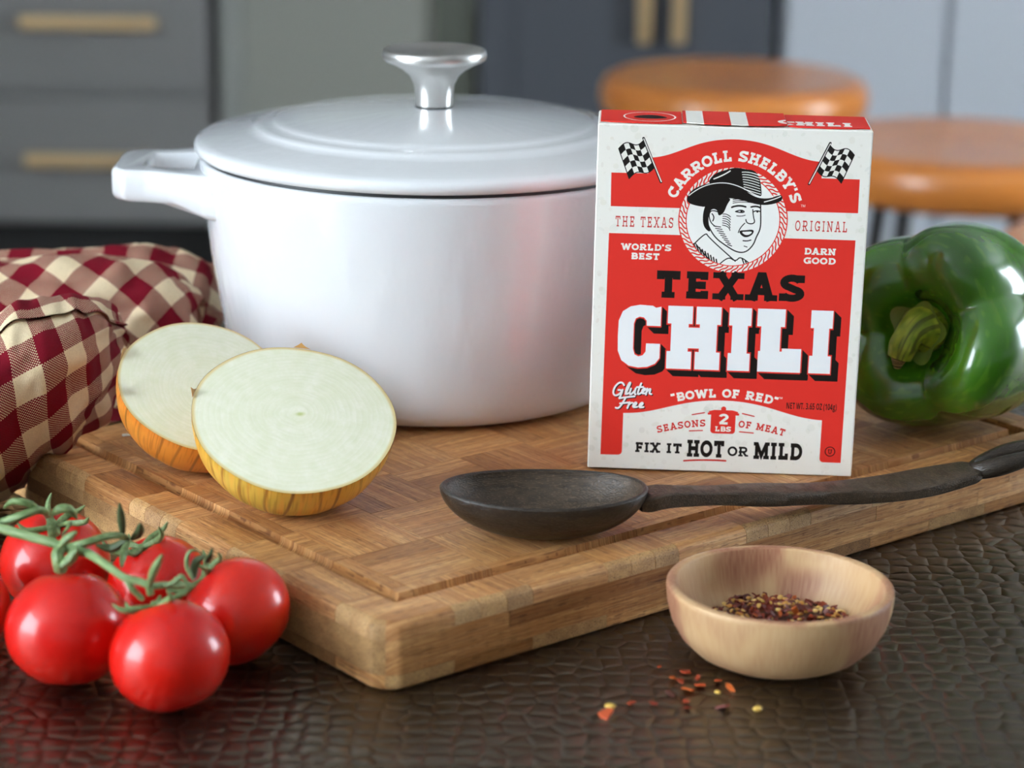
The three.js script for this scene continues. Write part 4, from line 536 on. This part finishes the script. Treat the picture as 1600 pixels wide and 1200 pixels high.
function flakeGeo(r, size, seed) { const rr = rng(seed), n = 5 + Math.floor(rr() * 3), s = new THREE.Shape(); for (let k = 0; k < n; k++) { const a = k / n * 6.283 + rr() * 0.5, q = size * (0.45 + 0.6 * rr()); k ? s.lineTo(q * Math.cos(a), q * Math.sin(a) * 0.75) : s.moveTo(q * Math.cos(a), q * Math.sin(a) * 0.75); } const g = new THREE.ExtrudeGeometry(s, { depth: size * 0.22, bevelEnabled: false }); const p = g.attributes.position; for (let i = 0; i < p.count; i++) p.setZ(i, p.getZ(i) + size * 0.35 * Math.sin(p.getX(i) / size * 2.2) * 0.6); g.rotateX(-Math.PI / 2); g.computeVertexNormals(); g.deleteAttribute('uv'); return g; }
function seedGeo(size) { const g = new THREE.SphereGeometry(size, 10, 7).scale(1, 0.42, 0.8); g.deleteAttribute('uv'); return g.toNonIndexed(); }
{
  const r = rng(881), parts = [], m4 = new THREE.Matrix4(), q = new THREE.Quaternion(); const paint = (g, c) => { const n = g.attributes.position.count, a = new Float32Array(n * 3); for (let i = 0; i < n; i++) { a[i * 3] = c[0]; a[i * 3 + 1] = c[1]; a[i * 3 + 2] = c[2]; } g.setAttribute('color', new THREE.BufferAttribute(a, 3)); return g; };
  const hgt = (d) => 0.0128 + 0.0062 * Math.exp(-((d / 0.02) ** 2));
  const mound = gridGeo(48, 10, (u, v) => { const th = -u * 6.28319, d = 0.0335 * v; return V3(d * Math.cos(th), hgt(d) - 0.0016 - 0.004 * smooth(0.026, 0.0335, d), d * Math.sin(th)); }, null, true); mound.deleteAttribute('uv'); parts.push(paint(mound.toNonIndexed(), [0.07, 0.016, 0.008]));
  for (let i = 0; i < 620; i++) { const d = 0.0325 * Math.sqrt(r()), th = r() * 6.283, isSeed = r() < 0.2; const g = isSeed ? seedGeo(0.0011 + 0.0005 * r()) : flakeGeo(r, 0.0013 + 0.0017 * r(), 900 + i); const c = isSeed ? seedCols[Math.floor(r() * 3)] : flakeCols[Math.floor(r() * r() * 6)]; q.setFromEuler(new THREE.Euler((r() - 0.5) * 1.7, r() * 6.28, (r() - 0.5) * 1.7)); m4.compose(V3(d * Math.cos(th), hgt(d) + 0.0012 * r() + (isSeed ? 0.0006 : 0), d * Math.sin(th)), q, V3(1, 1, 1)); g.applyMatrix4(m4); parts.push(paint(g, c)); }
  const o = mesh('chili_flakes', mergeGeometries(parts.map((g) => { if (g.index) g = g.toNonIndexed(); for (const k of Object.keys(g.attributes)) if (!['position', 'normal', 'color'].includes(k)) g.deleteAttribute(k); return g; })), std([1, 1, 1], 0.4, { vertexColors: true })); o.position.set(...BW); tag(o, 'heap of crushed red chili flakes and seeds in the wooden bowl', 'chili flakes'); o.userData.kind = 'stuff';
  const spill = [[430, 607, 1, 3], [488, 654, 1.1, 4], [546, 630, 1.7, 1], [524, 672, 1.2, 1], [560, 710, 1.8, 4], [612, 688, 1.8, 3], [478, 727, 1.5, 5], [545, 762, 1.3, 1], [556, 790, 1.2, 0], [692, 668, 1.2, 3], [742, 700, 1.7, 4], [720, 786, 2.1, 2], [185, 820, 2.2, 3], [302, 768, 1.4, 1], [402, 770, 1.2, 0], [600, 655, 1, 1]];
  const where = ['by itself nearest the board', 'at the edge of the little cluster', 'broad and dark at the head of the cluster', 'small and dark inside the cluster', 'bright orange in the middle of the cluster', 'rusty red beside the orange one', 'blackish, beside the cluster', 'brown, trailing below the cluster', 'brownish, last of the trail', 'small and red towards the bowl', 'orange, between cluster and bowl', 'large blackish, alone below the bowl', 'large red beside a pale seed', 'faint brown, apart from the rest', 'faint dull brown between cluster and seed', 'tiny brown crumb by the cluster'];
  spill.forEach(([X, Y, s, c], i) => { const g = flakeGeo(r, 0.0021 * s, 40 + i), m = mesh('chili_flake', g, std(flakeCols[c].map((k) => k * 1.5), 0.45)); m.position.copy(at(880 + X * 0.35, 830 + Y * 0.35, 0.0007)); m.rotation.set((r() - 0.5) * 0.3, r() * 6, (r() - 0.5) * 0.3); tag(m, 'spilled chili flake on the worktop, ' + where[i], 'chili flake', 'spilled chili flakes'); });
  [[210, 780, 'beside a large red flake'], [868, 792, 'alone in front of the wooden bowl'], [690, 718, 'small, under the orange flake']].forEach(([X, Y, w], i) => { const m = mesh('chili_seed', seedGeo(i === 2 ? 0.0016 : 0.0024), std([0.72, 0.47, 0.10], 0.4)); m.position.copy(at(880 + X * 0.35, 830 + Y * 0.35, 0.0009)); m.rotation.y = i; tag(m, 'pale yellow chili seed on the worktop, ' + w, 'seed', 'spilled chili seeds'); });
}

// ------------------------------------------------------------------ red and cream checked cloth, bunched up on the board
{
  const TH = 40, S = 640;   // threads in one repeat of two checks; texture side
  const nz = lattice(80, 80, 201), nz2 = lattice(8, 8, 202), RD = [132, 8, 34], CR = [248, 230, 192];
  const tex = dataTex(S, S, (u, v) => {
    const x = u * TH, y = v * TH, i = Math.floor(x), j = Math.floor(y), fx = x - i - 0.5, fy = y - j - 0.5, over = (i + j) % 2 === 0;
    const warp = i < TH / 2 ? RD : CR, weft = j < TH / 2 ? RD : CR; let c = over ? warp : weft; if (warp !== weft && c === CR && Math.max(Math.abs(fx), Math.abs(fy)) > 0.40) c = RD; const f = over ? fx : fy; c = mix3(c, [c[0] * 0.8, c[1] * 0.72, c[2] * 0.7], smooth(0.3, 0.5, Math.abs(f)) * 0.5); return mix3(c, [c[0] * 0.88, c[1] * 0.84, c[2] * 0.82], 0.5 * nz(u, v) + 0.15 * nz2(u, v));
  });
  const wb = dataTex(S, S, (u, v) => { const x = u * TH, y = v * TH, i = Math.floor(x), j = Math.floor(y), over = (i + j) % 2 === 0, f = over ? x - i - 0.5 : y - j - 0.5, h = 255 * Math.sqrt(Math.max(0, 1 - 3.4 * f * f)); return [h, h, h]; }, false);
  const mCloth = std([1, 1, 1], 0.88, { map: tex, bumpMap: wb, bumpScale: 0.0003, specularIntensity: 0.4 });
  const o = thing('checked_kitchen_cloth', 'red and cream checked kitchen cloth bunched up on the board beside the pot', 'cloth', [-0.24, T, -1.19]);
  const wrk = (a, seed) => { const n = lattice(7, 7, seed), m = lattice(17, 17, seed + 1); return (u, v) => a * (n(u * 0.99, v * 0.99) - 0.5) + a * 0.4 * (m(u * 0.99, v * 0.99) - 0.5); };
  // smooth surface through a net of points (rows of columns), as a sheet with thickness
  function sheet(name, rows, nu, nv, rot, seed, wr = 0.005, thick = 0.0011, u0 = 0, u1 = 1, v0 = 0, v1 = 1, lift = 0) {
    const cr = rows.map((r) => new THREE.CatmullRomCurve3(r.map((p) => V3(...p)))), W = wrk(wr, seed), ev = (u, v) => new THREE.CatmullRomCurve3(cr.map((c) => c.getPoint(u))).getPoint(v);
    const P = [], N = []; for (let j = 0; j <= nv; j++) { P.push([]); const v = lerp(v0, v1, j / nv); for (let i = 0; i <= nu; i++) P[j].push(ev(lerp(u0, u1, i / nu), v)); }
    const nrm = (j, i) => { const a = P[j][Math.min(nu, i + 1)].clone().sub(P[j][Math.max(0, i - 1)]), b = P[Math.min(nv, j + 1)][i].clone().sub(P[Math.max(0, j - 1)][i]); return a.cross(b).normalize(); };
    for (let j = 0; j <= nv; j++) { N.push([]); for (let i = 0; i <= nu; i++) N[j].push(nrm(j, i)); }
    const Q = P.map((r, j) => r.map((p, i) => p.clone().addScaledVector(N[j][i], W(lerp(u0, u1, i / nu), lerp(v0, v1, j / nv)) + lift)));
    const su = [], mid = Math.floor(nv / 2); let s = 0; for (let i = 0; i <= nu; i++) { if (i) s += P[mid][i].distanceTo(P[mid][i - 1]); su.push(s); } const sv = P.map((r, j) => 0); for (let j = 1; j <= nv; j++) { let d = 0; for (let i = 0; i <= nu; i += 4) d += P[j][i].distanceTo(P[j - 1][i]); sv[j] = sv[j - 1] + d / (Math.floor(nu / 4) + 1); }
    const co = Math.cos(rot), si = Math.sin(rot), K = 0.0265, uvf = (u, v) => { const i = Math.round(u * nu), j = Math.round(v * nv), a = su[i] + u0 * 0.2, b = sv[j] + v0 * 0.2; return [(a * co - b * si) / K, (a * si + b * co) / K]; };
    const A = gridGeo(nu, nv, (u, v) => Q[Math.round(v * nv)][Math.round(u * nu)], uvf), B = gridGeo(nu, nv, (u, v) => { const j = Math.round(v * nv), i = Math.round(u * nu); return Q[j][i].clone().addScaledVector(N[j][i], -thick * (i === 0 || j === 0 || i === nu || j === nv ? 0.25 : 1)); }, uvf); { const id = B.index.array; for (let i = 0; i < id.length; i += 3) { const t = id[i]; id[i] = id[i + 1]; id[i + 1] = t; } B.computeVertexNormals(); }
    const G = mergeGeometries([A, B]), p = G.attributes.position;
    for (let i = 0; i < p.count; i++) {   // the cloth lies on the board and worktop: lift what would sink into them
      const dx = p.getX(i) - GX, dz = p.getZ(i) - GZ, a = dx * Math.cos(YAW) - dz * Math.sin(YAW), b = -dx * Math.sin(YAW) - dz * Math.cos(YAW), on = a > -EDGE - 0.0008 && a < A1 + 0.0008 && b > -EDGE - 0.0008 && b < B1 + 0.0008, y = on ? T + 0.0004 : 0.0003;
      if (p.getY(i) < y) { p.setY(i, y); }
    }
    G.computeVertexNormals();
    return mesh(name, G.translate(0.24, -T, 1.19), mCloth, o);
  }
  const A = (px, py, h) => at(px, py, h).toArray(), top = [[-140, 515, 0.093], [0, 494, 0.094], [62, 480, 0.0955], [110, 474, 0.095], [155, 486, 0.090], [188, 508, 0.080]].map((q) => A(...q));
  const front = [
    [[-140, 850, 0.001], [0, 787, 0.001], [52, 752, 0.012], [108, 706, 0.031], [150, 672, 0.034], [178, 640, 0.037]].map((q) => A(...q)),
    [[-140, 785, 0.032], [0, 730, 0.031], [58, 703, 0.036], [118, 665, 0.046], [165, 628, 0.050], [192, 592, 0.052]].map((q) => A(...q)),
    [[-140, 690, 0.062], [0, 645, 0.061], [62, 622, 0.064], [122, 595, 0.067], [172, 570, 0.067], [200, 548, 0.065]].map((q) => A(...q)),
    [[-140, 590, 0.083], [0, 560, 0.084], [62, 545, 0.086], [122, 530, 0.086], [172, 518, 0.083], [198, 520, 0.076]].map((q) => A(...q)),
    top, top.map(([x, y, z]) => [x, y - 0.012, z - 0.030]), top.map(([x, y, z]) => [x - 0.004, y - 0.040, z - 0.045])];
  sheet('front_fold', front, 96, 80, -0.22, 211, 0.007);
  sheet('hem', front, 96, 14, -0.22, 211, 0.007, 0.0016, 0, 1, 0.575, 0.70, 0.0022).userData.label = 'stitched hem along the front fold';
  const roll = [
    [[-0.3700, 0.0360, -1.1960], [-0.3000, 0.0360, -1.2010], [-0.2450, 0.0400, -1.2070], [-0.2120, 0.0400, -1.2160], [-0.1900, 0.0360, -1.2290], [-0.1765, 0.0335, -1.2480]],
    [[-0.3700, 0.0620, -1.1840], [-0.3000, 0.0640, -1.1900], [-0.2450, 0.0660, -1.1970], [-0.2100, 0.0640, -1.2080], [-0.1870, 0.0580, -1.2230], [-0.1725, 0.0480, -1.2450]],
    [[-0.3700, 0.0840, -1.1900], [-0.3000, 0.0860, -1.1960], [-0.2450, 0.0870, -1.2040], [-0.2090, 0.0850, -1.2140], [-0.1850, 0.0780, -1.2260], [-0.1700, 0.0630, -1.2440]],
    [[-0.37, 0.093, -1.214], [-0.30, 0.096, -1.2190], [-0.245, 0.0965, -1.2260], [-0.209, 0.094, -1.2340], [-0.184, 0.087, -1.2420], [-0.1690, 0.071, -1.2520]],
    [[-0.37, 0.082, -1.246], [-0.30, 0.084, -1.2500], [-0.245, 0.084, -1.2550], [-0.210, 0.081, -1.2600], [-0.186, 0.072, -1.2640], [-0.1715, 0.056, -1.2680]],
    [[-0.37, 0.050, -1.260], [-0.30, 0.050, -1.2630], [-0.245, 0.050, -1.2660], [-0.212, 0.047, -1.2690], [-0.190, 0.042, -1.2710], [-0.1760, 0.036, -1.2720]]];
  sheet('middle_roll', roll, 88, 70, 0.62, 221, 0.008);
  const back = [
    [[-0.34, 0.034, -1.272], [-0.265, 0.034, -1.2760], [-0.220, 0.036, -1.2790], [-0.195, 0.036, -1.2810], [-0.177, 0.034, -1.2850], [-0.1690, 0.033, -1.2930]],
    [[-0.34, 0.058, -1.270], [-0.265, 0.060, -1.2740], [-0.220, 0.062, -1.2780], [-0.194, 0.060, -1.2800], [-0.175, 0.053, -1.2850], [-0.1665, 0.045, -1.2960]],
    [[-0.34, 0.076, -1.286], [-0.265, 0.079, -1.2900], [-0.220, 0.081, -1.2940], [-0.193, 0.078, -1.2970], [-0.173, 0.070, -1.3010], [-0.1640, 0.058, -1.3080]],
    [[-0.34, 0.078, -1.315], [-0.265, 0.082, -1.3190], [-0.220, 0.084, -1.3220], [-0.193, 0.081, -1.3240], [-0.172, 0.073, -1.3250], [-0.1625, 0.060, -1.3270]],
    [[-0.34, 0.040, -1.345], [-0.265, 0.042, -1.3460], [-0.220, 0.043, -1.3460], [-0.194, 0.042, -1.3450], [-0.174, 0.038, -1.3440], [-0.1640, 0.034, -1.3430]]];
  sheet('back_fold', back, 80, 60, 0.05, 231, 0.007);
  const tuck = [[[-0.186, 0.031, -1.262], [-0.176, 0.031, -1.2660], [-0.1685, 0.031, -1.2760]], [[-0.186, 0.050, -1.256], [-0.174, 0.049, -1.2620], [-0.1655, 0.044, -1.2740]], [[-0.186, 0.057, -1.270], [-0.174, 0.056, -1.2750], [-0.1650, 0.050, -1.2840]], [[-0.186, 0.035, -1.288], [-0.175, 0.034, -1.2900], [-0.1670, 0.033, -1.2940]]];
  sheet('tucked_end', tuck, 30, 30, 0.4, 241, 0.002);
  const under = [[[-0.37, 0.0315, -1.12], [-0.27, 0.0315, -1.13], [-0.205, 0.0315, -1.145], [-0.186, 0.0312, -1.165]], [[-0.37, 0.040, -1.17], [-0.27, 0.041, -1.175], [-0.200, 0.038, -1.185], [-0.180, 0.033, -1.20]], [[-0.37, 0.036, -1.25], [-0.27, 0.036, -1.25], [-0.196, 0.035, -1.25], [-0.174, 0.032, -1.25]], [[-0.37, 0.0315, -1.33], [-0.27, 0.0315, -1.33], [-0.200, 0.0315, -1.33], [-0.170, 0.0312, -1.32]]];
  sheet('spread_under', under, 40, 40, 0.3, 251, 0.002);
}

// ------------------------------------------------------------------ far side of the kitchen: drawers, tall units, stools
const BZ = -5.2;
{
  const grey = std([0.25, 0.245, 0.24], 0.5), green = std([0.33, 0.335, 0.29], 0.55), blue = std([0.085, 0.092, 0.108], 0.5), white = std([0.58, 0.61, 0.66], 0.4), kick = std([0.02, 0.02, 0.02], 0.7), brass = std([0.78, 0.56, 0.30], 0.35, { metalness: 0.7 });
  const y0 = -0.75;
  // drawers with bar pulls
  const u = thing('drawer_unit', 'grey drawer unit with long brass bar pulls across the kitchen', 'cabinet', [-1.14, FLOOR, BZ]);
  mesh('carcass', box(0.93, 0.75, 0.58, 0, 0.545, -0.31), grey, u); mesh('toe_kick', box(0.93, 0.17, 0.5, 0, 0.085, -0.33), kick, u); mesh('worktop', rbox(0.93, 0.04, 0.62, 0.004, 0, 0.94, -0.3), std([0.7, 0.7, 0.68], 0.3), u);
  [[0.465, 0.60], [0.172, 0.285], [0.77, 0.13]].forEach(([y, h], i) => { const hh = i === 0 ? 0.29 : i === 1 ? 0.28 : 0.28; const d = mesh('drawer_front', rbox(0.92, hh, 0.02, 0.003, 0, [0.465, 0.172 + 0.142, 0.77][i] * 0 + [0.62, 0.318, 0.885 - 0.03][i] - 0, -0.01), grey, u); if (i === 2) { d.scale.y = 0.55; d.position.y = 0.385; } });
  for (const [cy] of [[0.628], [0.322]]) { const pull = mesh('bar_pull', rbox(0.30, 0.028, 0.016, 0.006, 0.20, cy, 0.032), brass, u); mesh('post', box(0.012, 0.012, 0.03, 0.09, cy, 0.012), brass, pull); mesh("post", box(0.012, 0.012, 0.03, 0.31, cy, 0.012), brass, pull); }
  const tall = thing('tall_panel_unit', 'tall grey-green cupboard beside the drawers across the kitchen', 'cupboard', [-0.372, FLOOR, BZ]);
  mesh('carcass', box(0.57, 2.3, 0.58, 0, 1.15, -0.33), green, tall); mesh('door', rbox(0.44, 2.1, 0.022, 0.004, -0.05, 1.16, -0.03), green, tall); mesh('side_post', rbox(0.05, 2.3, 0.05, 0.004, -0.258, 1.15, -0.02), std([0.33, 0.34, 0.31], 0.5), tall); mesh('filler', box(0.085, 2.3, 0.02, 0.235, 1.15, -0.03), std([0.105, 0.115, 0.09], 0.6), tall);
  const dark = thing('dark_cupboard', 'tall dark blue-grey cupboard with two upright brass handles', 'cupboard', [0.24, FLOOR, BZ]);
  mesh('carcass', box(0.65, 2.3, 0.58, 0, 1.15, -0.31), blue, dark);
  for (const [x0, x1, hx] of [[-0.245, 0.073, 0.037], [0.077, 0.323, 0.113]]) { const d = mesh('door', rbox(x1 - x0, 2.2, 0.022, 0.004, (x0 + x1) / 2, 1.17, -0.01), blue, dark); mesh('handle', rbox(0.030, 0.50, 0.018, 0.006, hx, 0.85, 0.032), brass, d); for (const y of [0.64, 1.06]) mesh('post', box(0.012, 0.012, 0.03, hx, y, 0.012), brass, d); }
  mesh('side_panel', box(0.075, 2.2, 0.02, -0.2845, 1.17, -0.012), blue, dark);
  const fr = thing('white_fridge', 'large pale fridge with tall doors behind the stools', 'fridge', [1.135, FLOOR, BZ]);
  mesh('cabinet', box(1.1, 1.95, 0.6, 0, 1.0, -0.33), white, fr); mesh('foot_grille', box(1.06, 0.05, 0.5, 0, 0.025, -0.3), kick, fr);
  for (const [x, w] of [[-0.37, 0.35], [0.0, 0.37], [0.375, 0.35]]) mesh('door', rbox(w, 1.86, 0.04, 0.012, x, 1.03, -0.01), white, fr);
  const steel = std([0.6, 0.6, 0.6], 0.3, { metalness: 1 }); for (const x of [-0.165, 0.215]) mesh('handle', new THREE.CylinderGeometry(0.012, 0.012, 0.9, 12).translate(x, 1.2, 0.045), steel, fr);
}
{
  const n = lattice(6, 40, 301), wood = dataTex(256, 256, (u, v) => mix3([232, 150, 74], [210, 124, 54], n(u, v))), mSeat = std([1, 0.97, 0.9], 0.3, { map: wood, clearcoat: 0.4, clearcoatRoughness: 0.25 }), mLeg = std([0.02, 0.02, 0.022], 0.45);
  function stool(label, x, z) {
    const s = thing('bar_stool', label, 'stool', [x, FLOOR, z], 'bar stools with round orange seats');
    mesh('seat', lathe([[0, 0.682], [0.17, 0.682], [0.195, 0.687], [0.208, 0.700], [0.212, 0.717], [0.210, 0.734], [0.202, 0.747], [0.188, 0.753], [0.12, 0.749], [0, 0.747]], 72), mSeat, s).userData.label = 'round orange-brown seat';
    for (let k = 0; k < 4; k++) { const a = Math.PI / 4 + k * Math.PI / 2; mesh('leg', tube([V3(0.13 * Math.cos(a), 0.684, 0.13 * Math.sin(a)), V3(0.20 * Math.cos(a), 0, 0.20 * Math.sin(a))], 0.011, 4, 8), mLeg, s); }
    const ring = []; for (let k = 0; k < 16; k++) ring.push(V3(0.178 * Math.cos(k / 16 * 6.2832), 0.22, 0.178 * Math.sin(k / 16 * 6.2832))); mesh('foot_ring', tube(ring, 0.008, 48, 8, true), mLeg, s);
  }
  stool('round orange stool standing furthest back, its seat showing over the carton', 0.343, -3.70);
  stool('round orange stool between the other two, above the bell pepper', 0.605, -3.14);
  stool('round orange stool nearest the island, mostly beyond the bell pepper', 0.74, -2.52);
}

renderer.render(scene, camera);
